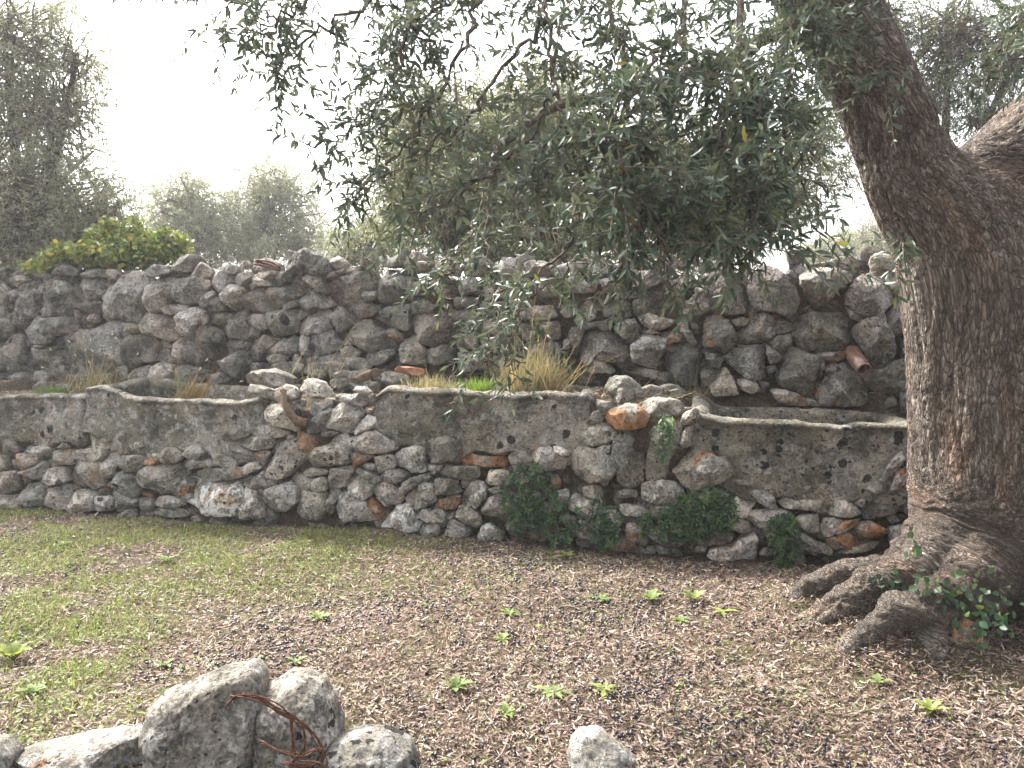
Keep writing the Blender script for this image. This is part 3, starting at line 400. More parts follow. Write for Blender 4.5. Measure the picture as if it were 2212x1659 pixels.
def outline(poly, n):
    P = np.array(poly, float)
    if ((P[:, 0] * np.roll(P[:, 1], -1)) - (np.roll(P[:, 0], -1) * P[:, 1])).sum() < 0: P = P[::-1]
    Q = np.roll(P, -1, 0); P = np.stack([P * .90 + Q * .10, P * .10 + Q * .90], 1).reshape(-1, 2)
    Q = np.roll(P, -1, 0); P = np.stack([P * .86 + Q * .14, P * .14 + Q * .86], 1).reshape(-1, 2)
    Q = np.vstack([P, P[:1]]); s = np.r_[0, np.cumsum(np.linalg.norm(np.diff(Q, axis=0), axis=1))]
    t = np.linspace(0, s[-1], n, endpoint=False)
    return np.stack([np.interp(t, s, Q[:, 0]), np.interp(t, s, Q[:, 1])], 1)
def stone(poly, seed, front=None, back=None, n=None, holes=0, cuts=4, flat=False, grow=1.055, kk=None):
    """rounded, chipped block from a face outline; returns local (u, w, d) vertices and faces"""
    rg = np.random.RandomState(seed)
    P0 = np.array(poly, float); ext = P0.max(0) - P0.min(0); size = math.sqrt(max(ext[0] * ext[1], 1e-5)); mn = min(ext)
    n = n or int(np.clip(size * 330, 30, 120)); P = outline(poly, n); c = P.mean(0); P = c + (P - c) * grow
    f = front or float(np.clip(mn * rg.uniform(.19, .33), .018, .11)); bk = back or float(np.clip(size * .8, .08, .3)); k = kk or rg.uniform(4, 9)
    m = int(np.clip(n / 5, 7, 20)); S = 1 - np.linspace(0, 1, m + 1)[:-1] ** 1.55
    rings = [(.0, .62, -bk), (.0, .9, -bk * .75), (.0, .985, -bk * .32)] + [(1, s, f * (1 - s ** k) ** (1 / 2.1)) for s in S]
    V = np.vstack([np.c_[c + (P - c) * s, np.full(n, d)] for _, s, d in rings] + [np.array([[*c, f]]), np.array([[*c, -bk]])])
    C = np.array((*c, 0)); q = V - C
    for _ in range(cuts):
        a = rg.uniform(0, 2 * math.pi); th = rg.uniform(.2, .95) if not flat else rg.uniform(.05, .25)
        nn = np.array((math.cos(a) * math.sin(th), math.sin(a) * math.sin(th), math.cos(th)))
        ok = V[:, 2] > -.02; h = q @ nn; H = np.quantile(h[ok], rg.uniform(.50, .86)); over = np.maximum(h - H, 0) * ok * .96
        q = q - over[:, None] * nn
    rad = np.c_[q[:, :2] / (np.linalg.norm(q[:, :2], axis=1, keepdims=True) + .02), np.maximum(q[:, 2:3], 0) / f * .8 + .2]; rad = nrm(rad)
    so = rg.uniform(-50, 50, 3)
    bil = np.abs(vnoise(q / size * 5 + so, seed + 31)); crk = np.abs(vnoise(q / size * 3.1 + so * 2, seed + 37))
    dd = .018 * size * (bil - .35) - .018 * min(size, .35) * sstep(.10, .0, crk) + .016 * size * fbm(q / size * 2.6 + so, seed, 2) + .014 * min(size, .3) * fbm(q / size * 8 + so, seed + 5, 3) + .004 * fbm(q * 48 + so, seed + 9, 2)
    if holes:
        hn = vnoise(q * 17 + so, seed + 3); dd -= holes * .03 * sstep(.25, .6, hn); dd -= holes * .014 * sstep(.2, .6, vnoise(q * 36 + so, seed + 4))
    q = q + rad * dd[:, None]; V = q + C
    i = np.arange(len(rings) - 1)[:, None] * n; j = np.arange(n)[None]; kk = (j + 1) % n
    Q = np.stack([i + j, i + kk, i + n + kk, i + n + j], -1).reshape(-1, 4)
    L = (len(rings) - 1) * n; ci = len(rings) * n
    jj = np.arange(n); T = np.stack([L + jj, L + (jj + 1) % n, np.full(n, ci)], 1); B = np.stack([(jj + 1) % n, jj, np.full(n, ci + 1)], 1)
    return V, [Q, np.vstack([T, B])], size
def flags_tint(fl, rg, base):
    br = base * rg.uniform(.78, 1.22) * (1.22 if 'p' in fl else 1) * (.80 if 'd' in fl else 1)
    return (br, min(.95, .36 * fl.count('o') + .95 * fl.count('O') + .34 * fl.count('b') + .28 * fl.count('r') + rg.uniform(0, .10)),
            min(.9, .42 * fl.count('k') + rg.uniform(0, .16)), min(.95, .27 * fl.count('w') + rg.uniform(0, .17)))
def parse(D):
    for (x0, y0, sc), txt in D.items():
        for item in txt.replace('\n', ';').split(';'):
            if '|' not in item: continue
            fl, pts = item.split('|'); p = [tuple(float(v) for v in a.split(',')) for a in pts.split()]
            k = 10 / sc
            if sc > 20: k = 10 / sc
            yield fl, [((x0 + x * k) / 1.157324, (y0 + y * k) / 1.157324) for x, y in p]
LBL = {'O': 'bright rust-orange stone', 'H': 'rugged stone riddled with dissolved holes'}
def raise_wall(name, data, plane, mat, base, label, dark_right=0):
    root = empty(name, plane.p0 * np.array((1, 1, 0)), label, 'wall')
    items = []
    for i, (fl, poly) in enumerate(parse(data)):
        uw = [plane.hit(*p) for p in poly]; a = np.array(uw); ext = a.max(0) - a.min(0); items.append((ext[0] * ext[1], i, fl, uw, np.mean([p[0] for p in poly])))
    items.sort(key=lambda t: -t[0]); rest = Acc()
    for r_, (area, i, fl, uw, mx) in enumerate(items):
        rg = np.random.RandomState(1000 + i); big = r_ < 100
        V, Fs, size = stone(uw, 300 + i, holes=.35 if 'H' in fl else (.12 if 'h' in fl else 0), flat='l' in fl, n=110 if 'H' in fl else None, cuts=rg.randint(8, 15))
        off = rg.uniform(-.03, .03) + (.0 if area > .012 else -.03)
        W = plane.p0 + V[:, :1] * WU + V[:, 1:2] * plane.w + (V[:, 2:3] + off) * plane.n
        t = flags_tint(fl, rg, base)
        if big:
            o = build('stone', W, Fs, mat, root, t)
            for k_, v_ in LBL.items():
                if k_ in fl: o['label'] = v_
        else: rest.add(W, Fs, t)
    # rubble packed behind the face, tinted darker to put shade in the gaps
    rg = np.random.RandomState(5); A = np.array([x for it in items for x in it[3]]); lo, hi = A.min(0), A.max(0)
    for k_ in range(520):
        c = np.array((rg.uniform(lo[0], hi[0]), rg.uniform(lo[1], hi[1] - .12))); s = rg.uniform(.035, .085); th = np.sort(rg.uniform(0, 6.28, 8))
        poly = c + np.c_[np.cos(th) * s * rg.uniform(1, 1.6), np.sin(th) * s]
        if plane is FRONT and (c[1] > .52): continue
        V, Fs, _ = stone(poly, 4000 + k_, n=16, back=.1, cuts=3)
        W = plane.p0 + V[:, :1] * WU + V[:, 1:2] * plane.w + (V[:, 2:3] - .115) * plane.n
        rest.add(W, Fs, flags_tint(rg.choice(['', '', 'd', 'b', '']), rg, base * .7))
    if plane is BACK:       # loose hearting along the top and the far side of the wall
        for k_ in range(150):
            u = rg.uniform(lo[0] - .3, hi[0] + .3); dp = rg.uniform(.12, .75); s = rg.uniform(.05, .13); th = np.sort(rg.uniform(0, 6.28, 9))
            px, _py = proj(plane.pt(u, 1)); top = 1.02 + .035 * math.sin(u * 2.1)
            poly = np.array((u, top - rg.uniform(.02, .1))) + np.c_[np.cos(th) * s * rg.uniform(1, 1.7), np.sin(th) * s * .7]
            V, Fs, _ = stone(poly, 5000 + k_, n=26, front=s * .7, back=s * .8, cuts=5)
            W = plane.p0 + V[:, :1] * WU + V[:, 1:2] * Z + (V[:, 2:3] - dp) * WN
            rest.add(W, Fs, flags_tint(rg.choice(['p', 'p', 'o', '']), rg, base * 1.15))
    o = rest.build('small_stones', mat, root); o['kind'] = 'stuff'
    return root, lo, hi
def box(acc, u0, u1, n0, n1, z0, z1, p0):
    c = []
    for u in np.linspace(u0, u1, 12):
        for (n_, z_) in ((n0, z0), (n0, z1), (n1, z1), (n1, z0)): c.append(p0 * np.array((1, 1, 0)) + WU * u - WN * n_ + Z * z_)
    i = np.arange(11)[:, None] * 4; j = np.arange(4)[None]; k = (j + 1) % 4
    acc.add(c, [np.stack([i + j, i + k, i + 4 + k, i + 4 + j], -1).reshape(-1, 4), np.array([[0, 1, 2, 3], [47, 46, 45, 44]])])
back_wall, blo, bhi = raise_wall('dry_stone_wall', BACK_ST, BACK, M['stone_back'], 1.30, 'tall grey dry stone wall standing behind the stone troughs')
core = Acc(); box(core, blo[0] - .6, bhi[0] + 2.5, .17, .75, .0, 1.90, BACK.p0)
build('earth_core', np.concatenate(core.V), [np.concatenate(f) for f in core.F.values()], M['soil'], back_wall, smooth=False)
front_wall, flo, fhi = raise_wall('retaining_wall', FRONT_ST, FRONT, M['stone_front'], 1.25, 'low wall of rust-stained rubble carrying the three stone troughs')
print('walls', time_() if 'time_' in globals() else '')
# ------------------------------------------------------------------ ground
TRUNK = [  # (px, py, depth, radius)
 [(2158, 1420, 4.12, .53), (2156, 1330, 4.12, .475), (2148, 1220, 4.12, .43), (2143, 1080, 4.12, .40), (2138, 920, 4.12, .385), (2134, 760, 4.12, .38), (2126, 640, 4.12, .39), (2112, 560, 4.12, .38)],
 [(2110, 590, 4.12, .37), (2072, 500, 4.12, .335), (1988, 410, 4.12, .235), (1940, 321, 4.12, .19), (1900, 219, 4.1, .195), (1848, 109, 4.05, .192), (1782, 0, 4.0, .2), (1700, -110, 3.95, .19), (1600, -230, 3.9, .17)],
 [(2125, 580, 4.14, .36), (2090, 510, 4.16, .28), (2098, 432, 4.18, .235), (2222, 325, 4.2, .24), (2370, 195, 4.25, .235), (2550, 60, 4.3, .21)]]
ROOTS = [
 [(2110, 1090, 4.2, .24), (2010, 1172, 4.16, .12), (1910, 1226, 4.08, .07), (1830, 1246, 4.05, .062), (1765, 1264, 4.03, .058), (1728, 1290, 4.06, .042), (1712, 1345, 4.02, .028), (1705, 1400, 4.0, .02)],
 [(2100, 1130, 4.1, .27), (2010, 1215, 3.90, .13), (1915, 1258, 3.82, .095), (1835, 1292, 3.79, .080), (1775, 1335, 3.78, .06), (1720, 1378, 3.78, .04), (1660, 1412, 3.8, .022)],
 [(2140, 1180, 4.0, .27), (2075, 1280, 3.68, .115), (2000, 1304, 3.50, .088), (1930, 1335, 3.43, .082), (1868, 1378, 3.41, .055), (1815, 1425, 3.42, .03)],
 [(2030, 1320, 3.52, .075), (2015, 1385, 3.40, .075), (1995, 1450, 3.36, .05), (1970, 1510, 3.36, .025)],
 [(2250, 1180, 3.98, .28), (2285, 1330, 3.62, .16), (2268, 1430, 3.42, .11), (2232, 1520, 3.34, .06), (2190, 1600, 3.32, .025)]]
RPTS = np.concatenate([smooth_line([at(*c[:3]) for c in ch], 24)[8:] for ch in ROOTS]); RRAD = np.concatenate([np.interp(np.linspace(0, len(ch) - 1, 24), np.arange(len(ch)), [c[3] for c in ch])[8:] for ch in ROOTS])
def hmap(X, Y):
    p = np.stack([X, Y, 0 * X], -1)
    h = .035 * vnoise(p * .9, 3) + .014 * vnoise(p * 3.1, 4) + .006 * vnoise(p * 9, 6)
    t = np.hypot(X - 2.45, Y - 4.0); h = h + .05 * np.exp(-(t / .8) ** 2)
    X = np.asarray(X, float); Y = np.asarray(Y, float); b_ = np.zeros(np.broadcast(X, Y).shape)
    for q_, r_ in zip(RPTS, RRAD):
        z_ = np.clip(q_[2], 0, .2) * .55; d2 = (X - q_[0]) ** 2 + (Y - q_[1]) ** 2; b_ = np.maximum(b_, (z_ + .035) * np.exp(-d2 / (2 * (r_ * 1.1 + .05) ** 2)))
    h = h + b_
    far = sstep(7.5, 9, Y + .263 * X); return h * (1 - far * .5) - .005
xs = np.r_[-400, -150, -60, -25, -14, -9, np.arange(-6.2, 5.0, .045), 7, 10, 16, 30, 70, 160, 400]
ys = np.r_[-60, -12, -3, .5, np.arange(1.6, 7.0, .045), 8, 10, 13, 18, 26, 45, 90, 180, 420]
GX, GY = np.meshgrid(xs, ys); V = np.stack([GX, GY, hmap(GX, GY)], -1).reshape(-1, 3)
nx = len(xs); i = np.arange(len(ys) - 1)[:, None] * nx; j = np.arange(nx - 1)[None]
ground = build('ground', V, [np.stack([i + j, i + j + 1, i + nx + j + 1, i + nx + j], -1).reshape(-1, 4)], M['soil']); ground['kind'] = 'structure'
def on_ground(px, py):
    p = gnd(px, py)
    for _ in range(4): p = gnd(px, py, hmap(np.array(p[0]), np.array(p[1])))
    return p

# ------------------------------------------------------------------ troughs and the earth terrace they stand in
P0F = FRONT.p0 * np.array((1, 1, 0))
def wallpt(u, n, z): return P0F + WU * np.asarray(u)[..., None] - WN * np.asarray(n)[..., None] + Z * np.asarray(z)[..., None]
class Tr: pass
TR = []
def trough(px0, px1, pz, H, W, wall, rise, seed, label, tint, face_off=.0, bottom=None, round_=.06, dip=0):
    t = Tr(); D = 5.4
    u0 = FRONT.hit(px0, pz)[0]; u1 = FRONT.hit(px1, pz)[0]; cx = .5 * (u0 + u1); top = FRONT.p0[2] + FRONT.hit(.5 * (px0 + px1), pz)[1] * FRONT.w[2]
    L = u1 - u0; nf = -.10 * top - .03 - face_off       # how far behind the base line the face stands (negative = deeper)
    n0 = -nf
    m = 260; r = round_; seg = []
    # plan outline, starting front left, counter clockwise seen from above
    def arc(cxx, cyy, a0, a1, q=12): return [(cxx + r * math.cos(a), cyy + r * math.sin(a)) for a in np.linspace(a0, a1, q)]
    pl = arc(-L / 2 + r, r, math.pi, 1.5 * math.pi) + arc(L / 2 - r, r, -.5 * math.pi, 0) + arc(L / 2 - r, W - r, 0, .5 * math.pi) + arc(-L / 2 + r, W - r, .5 * math.pi, math.pi)
    pl = np.array(pl + pl[:1]); s = np.r_[0, np.cumsum(np.linalg.norm(np.diff(pl, axis=0), axis=1))]; q = np.linspace(0, s[-1], m, endpoint=False)
    pl = np.c_[np.interp(q, s, pl[:, 0]), np.interp(q, s, pl[:, 1])]; tn = nrm(np.roll(pl, -1, 0) - np.roll(pl, 1, 0)); inn = np.c_[-tn[:, 1], tn[:, 0]]
    prof = [(.05, -H)] + [(.012 + .02 * (k / 22), -H + .005 + (H - .05) * (k / 22)) for k in range(23)] + [(.014 + .0, -.03), (.03, -.009), (.055, 0), (wall * .55, .004), (wall * .8, -.004), (wall * .93, -.02), (wall, -.045)] + [(wall + .03 * k / 8, -.05 - (H - .16) * k / 8) for k in range(1, 9)] + [(wall + .12, -H + .10)]
    V = []
    for ins, h in prof:
        b = pl + inn * ins; uu = cx + b[:, 0]; vv = b[:, 1]; x = (b[:, 0] + L / 2) / L; y = vv / W
        bt = bottom(x) if bottom else 0
        f = np.clip(-h / H, 0, 1)
        z = top + h + rise(x, y) * (1 - f) + bt * f
        V.append(np.stack([uu, n0 + vv + .10 * (-h) * -1 * (y < .5), z], -1))
    V = np.concatenate(V); so = seed * 7.7
    rm = sstep(.12, 0, top - V[:, 2]); d = .030 * fbm(V * np.array((2.0, 3, 3)) + so, seed, 3) + rm * (.012 * fbm(V * 5 + so, seed + 8, 3) - .014 * sstep(.25, .6, vnoise(V * 8 + so, seed + 9))) + .007 * fbm(V * 14 + so, seed + 2, 3) + .003 * fbm(V * 45 + so, seed + 3, 2)
    Wd = wallpt(V[:, 0], V[:, 1] + d, V[:, 2] + .5 * d + rm * .007 * fbm(V * np.array((3.5, 3.5, 0)) + so, seed + 11, 3))
    R_ = len(prof); i = np.arange(R_ - 1)[:, None] * m; j = np.arange(m)[None]; k = (j + 1) % m
    Fq = np.stack([i + j, i + k, i + m + k, i + m + j], -1).reshape(-1, 4)
    cap = np.arange((R_ - 1) * m, R_ * m)[None]
    o = build('stone_trough', Wd, [Fq, cap], M['trough'], None, tint); tag(o, label, 'trough', 'stone troughs on the retaining wall')
    t.u0, t.u1, t.n0, t.n1, t.top, t.wall, t.H = u0, u1, n0, n0 + W, top, wall, H; TR.append(t); return t
zero = lambda x, y: 0 * x
trough(-70, 176, 852, .44, .72, .13, lambda x, y: -.035 * sstep(.25, .0, abs(x - .18)) + .0 * y, 1, 'lichen-spotted grey stone trough filled with earth, cut by the left edge', (.95, .22, .55, .3),
       bottom=lambda x: .02 * np.sin(x * 17) + .03 * sstep(.55, .95, x))
trough(171, 574, 853, .52, .78, .145, lambda x, y: .055 * sstep(.30, .06, x) + .03 * sstep(.82, 1, x) - .035 * sstep(.35, .1, y) * sstep(.12, .3, x) + .02 * sstep(.5, .9, y), 2, 'long hollow grey stone trough with a raised left corner and straw inside', (1.0, .12, .22, .3),
       bottom=lambda x: .05 * np.sin(x * 11 + 1) + .12 * sstep(.4, .1, x) + .03 * np.sin(x * 37))
trough(792, 1284, 846, .47, .75, .15, lambda x, y: -.07 * sstep(.09, .0, x) - .05 * sstep(.95, 1, x), 3, 'grey stone trough with a drain hole, green and dry grass growing out of it', (.92, .16, .5, .2),
       bottom=lambda x: .03 * np.sin(x * 13) + .02 * np.sin(x * 41) + .05 * sstep(.3, 0, x))
trough(1486, 2010, 912, .50, .86, .155, lambda x, y: .085 * sstep(.16, .0, x) * sstep(-.1, .7, y) + .03 * sstep(.2, .02, x) - .01 * x, 4, 'hollow grey stone trough with thick left rim and black lichen, beside the olive trunk', (.86, .10, .85, .2),
       bottom=lambda x: .12 * sstep(.3, .0, x) + .02 * np.sin(x * 19) + .14 * sstep(.86, 1, x))
FILL = [.0, -.20, .03, -.24]
def terrace_h(u, n):
    p = np.stack([u, n, 0 * u], -1); h = .985 + .03 * vnoise(p * 2.2, 8) + .01 * vnoise(p * 9, 9) + .05 * sstep(-.2, .6, u) - .0 * n
    h = h - .10 * sstep(.5, .15, n)
    for t, f in zip(TR, FILL):
        a = np.minimum(np.minimum(u - t.u0, t.u1 - u), np.minimum(n - t.n0, t.n1 - n)); mk = sstep(.015, .055, a)
        h = h * (1 - mk) + (t.top + f + .015 * vnoise(p * 6, 12)) * mk
        # keep the earth below the rim around each trough
        b = sstep(.0, .04, a) ; near = sstep(-.08, -.0, a)
        h = np.where(a > -.08, np.minimum(h, t.top - .03 + (1 - near) * .05), h) if f > -.1 else np.where(a > -.08, np.minimum(h, t.top - .05), h)
    return h
us = np.arange(-6.3, 3.6, .035); ns = np.r_[.16, .17, np.arange(.19, 1.25, .035)]
U_, N_ = np.meshgrid(us, ns); Hh = terrace_h(U_, N_); Hh[0, :] = -.05
V = wallpt(U_.ravel(), N_.ravel(), Hh.ravel()); nx = len(us); i = np.arange(len(ns) - 1)[:, None] * nx; j = np.arange(nx - 1)[None]
terrace = build('terrace_ground', V, [np.stack([i + j, i + j + 1, i + nx + j + 1, i + nx + j], -1).reshape(-1, 4)], M['soil']); terrace['kind'] = 'structure'
def terr(px, n):
    """point on the terrace straight behind pixel column px, n metres behind the front base line"""
    u = 0.
    for _ in range(6):
        p = wallpt(np.array(u), np.array(n), np.array(1.0)); x, y = proj(p); u += (px - x) * .0035
    u = float(u); return wallpt(np.array(u), np.array(n), terrace_h(np.array([u]), np.array([n]))[0])

# ------------------------------------------------------------------ loose stones that could be lifted off
def loose(name, outl, pln, dn, label, cat, mat, fl, seed, front=None, back=None, base=1., cuts=5, holes=0, group=None, n=90):
    uw = [pln.hit(*p) for p in outl]; V, Fs, size = stone(uw, seed, front, back, n=n, cuts=cuts, holes=holes)
    W = pln.p0 + V[:, :1] * WU + V[:, 1:2] * pln.w + (V[:, 2:3] + dn) * pln.n
    return tag(build(name, W, Fs, mat, None, flags_tint(fl, np.random.RandomState(seed), base)), label, cat, group)
def zc(x0, y0, sc, s): return [((x0 + float(a.split(',')[0]) * 10 / sc) / 1.157324, (y0 + float(a.split(',')[1]) * 10 / sc) / 1.157324) for a in s.split()]
loose('boulder', zc(0, 620, 4.254, '176,17 184,8 196,5 205,7 207,15 203,24 194,27 186,24 178,22'), BACK, -.06, 'smooth rounded grey boulder on the wall top beside the yellow-green bush', 'boulder', M['stone_back'], 'p', 71, .09, .16)
loose('boulder', zc(500, 620, 4.254, '90,18 92,10 104,4 112,1 124,6 132,10 140,16 141,24 136,30 124,30 110,29 100,28 92,25'), BACK, -.02, 'dark pitted boulder crowning the wall top, right of the rusty metal strip', 'boulder', M['stone_back'], 'dkhw', 72, .12, .2, 1., 3, .5, n=120)
loose('stone', zc(500, 620, 4.254, '46,14 56,10 66,9 75,14 78,24 70,28 52,27 45,22'), BACK, -.12, 'pinkish rounded stone on the wall top left of the rusty metal strip', 'stone', M['stone_back'], 'pr', 73, .08, .15)
loose('capstone', zc(1780, 620, 4.254, '96,26 112,16 134,8 150,6 162,10 170,18 171,26 158,30 140,28 120,27 104,29'), BACK, -.14, 'broad flat pale capstone on the wall top left of the olive trunk', 'stone', M['stone_back'], 'ppr', 74, .12, .3, 1.1)
TPL = Plane(P0F + Z * .0 - WN * .34, 0.0)
loose('slab', zc(500, 620, 4.254, '51,136 58,131 70,129 82,132 95,139 93,145 76,150 58,150 50,145'), TPL, 0, 'long pale slab lying on the terrace right of the hollow left-hand trough', 'stone', M['stone_front'], 'p', 75, .09, .2)
TP2 = Plane(P0F - WN * .52, 0.0)
loose('stone', zc(1400, 620, 4.254, '49,148 52,139 60,136 72,137 80,143 92,155 86,161 70,158 54,156'), TP2, 0, 'pale lichen-crusted stone in straw between the middle and right-hand troughs', 'stone', M['stone_front'], 'pw', 76, .1, .14)
o = loose('clay_shard', zc(500, 620, 4.254, '203,132 208,128 214,126 224,127 238,128 240,132 230,135 218,134'), TP2, .0, 'curved red clay tile shard on the terrace left of the dry grass', 'tile shard', M['terracotta'], '', 77, .03, .05, n=40, cuts=2)
o = loose('broken_tile', zc(500, 620, 4.254, '158,143 166,138 176,132 188,128 198,130 190,136 176,141 164,145'), TP2, .04, 'thin brown broken tile propped between pale stones above the middle gap', 'tile shard', M['wood'], '', 78, .02, .05, n=40, cuts=2)
def rubble():
    rg = np.random.RandomState(33); k = 0
    for (a, b, n0, n1, num, lb) in ((565, 810, .2, 1.0, 44, 'small grey rubble stone heaped between the hollow left trough and the middle trough'), (1285, 1490, .2, .7, 12, 'small pale rubble stone on the terrace between the middle and right-hand troughs'), (10, 150, .7, 1.0, 8, 'small grey rubble stone at the back wall foot behind the left-edge trough')):
        for _ in range(num):
            n_ = rg.uniform(n0, n1); p = terr(rg.uniform(a, b), n_); s = rg.uniform(.045, .10); z = .22 * sstep(.3, 1., n_) * (num > 20) + s * .25; th = np.sort(rg.uniform(0, 6.28, 8)); th = np.arange(8) * .785 + rg.uniform(-.25, .25, 8)
            V, Fs, _ = stone(np.c_[np.cos(th) * s * rg.uniform(1, 1.6), np.sin(th) * s * .75], 7000 + k, s * .8, s * .8, n=34, cuts=6); k += 1
            W = p + Z * z + V[:, :1] * WU + V[:, 1:2] * Z + V[:, 2:3] * WN
            tag(build('rubble_stone', W, Fs, M['stone_front'], None, flags_tint(rg.choice(['p', '', 'p', 'o', 'w']), rg, 1.15)), lb, 'stone', 'rubble stones on the terrace')
rubble()
def bent_wood():
    pts = [FRONT.pt(*FRONT.hit(*p), d) for p, d in (((614, 840), .02), ((622, 862), .05), ((632, 885), .07), ((648, 905), .06), ((668, 914), .03))]
    P = smooth_line(pts, 18); V, Fs = tube(P, np.linspace(.022, .034, 18) * (1 + .15 * np.sin(np.arange(18) * 2.)), 9)
    V = V + .006 * fbm(V * 30, 5, 3)[:, None]; return tag(build('wood_piece', V, Fs, M['wood']), 'curved dark piece of wood jammed among stones beside the middle trough', 'wood')
bent_wood()
def rusty_strip():
    A = Acc()
    for dy, k in ((0, 0), (5, 1)):
        pts = [BACK.pt(*BACK.hit(*p), .05 + .02 * k) for p in ((559, 567 + dy), (585, 572 + dy * 1.3), (612, 583 + dy * .6))]; P = smooth_line(pts, 12)
        V, Fs = tube(P, .011, 6); A.add(V, Fs)
    P = smooth_line([BACK.pt(*BACK.hit(*p), .06) for p in ((561, 564), (590, 567), (613, 580))], 10); V, Fs = tube(P, .009, 6); A.add(V, Fs)
    return tag(A.build('rusty_metal_strip', M['rust']), 'bent rusty metal strip lying on the grey wall top left of the pitted boulder', 'metal strip')
rusty_strip()
# glass jar pushed into a hole of the back wall
def jar():
    a = BACK.pt(*BACK.hit(1842, 757), -.10); b = BACK.pt(*BACK.hit(1861, 799), .10); ax = nrm(b - a); Lr = np.linalg.norm(b - a)
    A_ = nrm(np.cross(ax, Z)); B_ = np.cross(ax, A_); th = np.arange(28) * 2 * math.pi / 28
    root = empty('glass_jar', a, 'dusty brown glass jar lying mouth-outward in a hole of the back wall', 'jar')
    def lathe(prof):
        V = np.concatenate([a + ax * t + r_ * (A_ * np.cos(th)[:, None] + B_ * np.sin(th)[:, None]) for t, r_ in prof]); m = 28
        i = np.arange(len(prof) - 1)[:, None] * m; j = np.arange(m)[None]; k = (j + 1) % m
        return V, [np.stack([i + j, i + k, i + m + k, i + m + j], -1).reshape(-1, 4)]
    r0 = .058
    V, Fs = lathe([(0, .001), (0, r0 * .9), (.012, r0), (Lr * .72, r0), (Lr * .80, r0 * .93), (Lr * .85, r0 * .83), (Lr, r0 * .83), (Lr, r0 * .76), (Lr * .85, r0 * .75), (Lr * .7, r0 * .9), (.015, r0 * .9), (.012, .001)]); build('glass_body', V, Fs, M['glass'], root)
    V, Fs = lathe([(Lr * .90, r0 * .84), (Lr * .90, r0 * .92), (Lr * .93, r0 * .94), (Lr * .95, r0 * .90), (Lr * .985, r0 * .92), (Lr * 1.0, r0 * .84)]); build('screw_rim', V, Fs, M['glass'], root)
    V, Fs = lathe([(Lr * .5, .001), (Lr * .5, r0 * .86), (.03, r0 * .86), (.03, .001)]); build('earth_fill', V, Fs, M['terracotta'], root)
jar()

# ------------------------------------------------------------------ foreground rocks and wire
def rock(outl, D, label, fl, seed, front, back, base=1.0, holes=.12, cat='rock', cuts=6, n=150, kk=2.6):
    n_ = np.array((0, -1., 0)); uw = []
    for p in outl: q = at(p[0], p[1], D); uw.append((q[0], q[2]))
    V, Fs, _ = stone(uw, seed, front, back, n=n, cuts=cuts, holes=holes, kk=kk); W = np.c_[V[:, 0], D - V[:, 2], V[:, 1]]
    return tag(build('rock', W, Fs, M['stone_rock'], None, flags_tint(fl, np.random.RandomState(seed), base)), label, cat)
M['stone_rock'] = stone_material('field limestone', (.12, .112, .10), (.29, .272, .245), (.50, .475, .44))
rock([(322, 1560), (338, 1515), (385, 1497), (425, 1484), (470, 1462), (540, 1452), (560, 1482), (566, 1535), (565, 1600), (560, 1690), (540, 1760), (360, 1760), (340, 1640)], 2.62, 'largest pale grey rock with a hollow, rusty wire caught on its right side', 'wk', 91, .22, .2, .95, holes=.45, cuts=1)
rock([(566, 1500), (600, 1478), (650, 1466), (690, 1485), (720, 1530), (735, 1580), (722, 1640), (690, 1690), (680, 1750), (560, 1750), (555, 1600)], 2.68, 'rounded grey rock leaning right against the largest rock, behind the wire', 'wk', 92, .19, .18, .9, holes=.25, cuts=1)
rock([(22, 1640), (120, 1622), (180, 1605), (260, 1598), (330, 1600), (350, 1640), (345, 1760), (30, 1760), (10, 1680)], 2.60, 'low flat rock with an orange top, left of the largest rock', 'wo', 93, .13, .16, .9, cuts=4)
rock([(-60, 1610), (-10, 1612), (18, 1640), (30, 1690), (20, 1760), (-70, 1760)], 2.55, 'small grey rock in the bottom left corner', 'w', 94, .1, .12, .7, cuts=4)
rock([(684, 1640), (720, 1610), (770, 1598), (830, 1600), (880, 1625), (905, 1680), (900, 1760), (670, 1760)], 2.58, 'black-speckled low rock to the right of the rusty wire', 'kkw', 95, .15, .16, .75, cuts=3)
rock([(1228, 1650), (1236, 1618), (1260, 1598), (1295, 1596), (1330, 1618), (1365, 1645), (1405, 1680), (1400, 1760), (1225, 1760)], 2.62, 'pale pinkish pointed rock standing alone in the leaf litter', 'pw', 96, .12, .15, .85, cuts=4)
def wire():
    A = Acc(); rg = np.random.RandomState(4)
    keys = [[(492, 1522, 2.43), (510, 1503, 2.42), (560, 1508, 2.44), (610, 1540, 2.45), (650, 1565, 2.46), (685, 1600, 2.47), (690, 1640, 2.46), (660, 1655, 2.46), (610, 1648, 2.45)],
            [(500, 1512, 2.43), (545, 1502, 2.42), (600, 1528, 2.44), (640, 1552, 2.46), (660, 1580, 2.46), (655, 1620, 2.45), (630, 1648, 2.45), (640, 1690, 2.45)],
            [(560, 1600, 2.44), (600, 1622, 2.45), (650, 1630, 2.45), (690, 1622, 2.46), (698, 1655, 2.46), (660, 1680, 2.45), (620, 1700, 2.45)],
            [(628, 1552, 2.46), (632, 1600, 2.46), (640, 1640, 2.46), (690, 1645, 2.46), (670, 1690, 2.45), (600, 1720, 2.44)]]
    for kx in keys:
        for r_ in range(3):
            pts = [at(x + rg.normal(0, 4), y + rg.normal(0, 4), D + rg.normal(0, .01)) for x, y, D in kx]
            V, Fs = tube(smooth_line(pts, 40), .0026, 5); A.add(V, Fs)
    return tag(A.build('wire_bundle', M['rust']), 'tangled bundle of rusty wire looped over the largest foreground rock', 'wire')
wire()

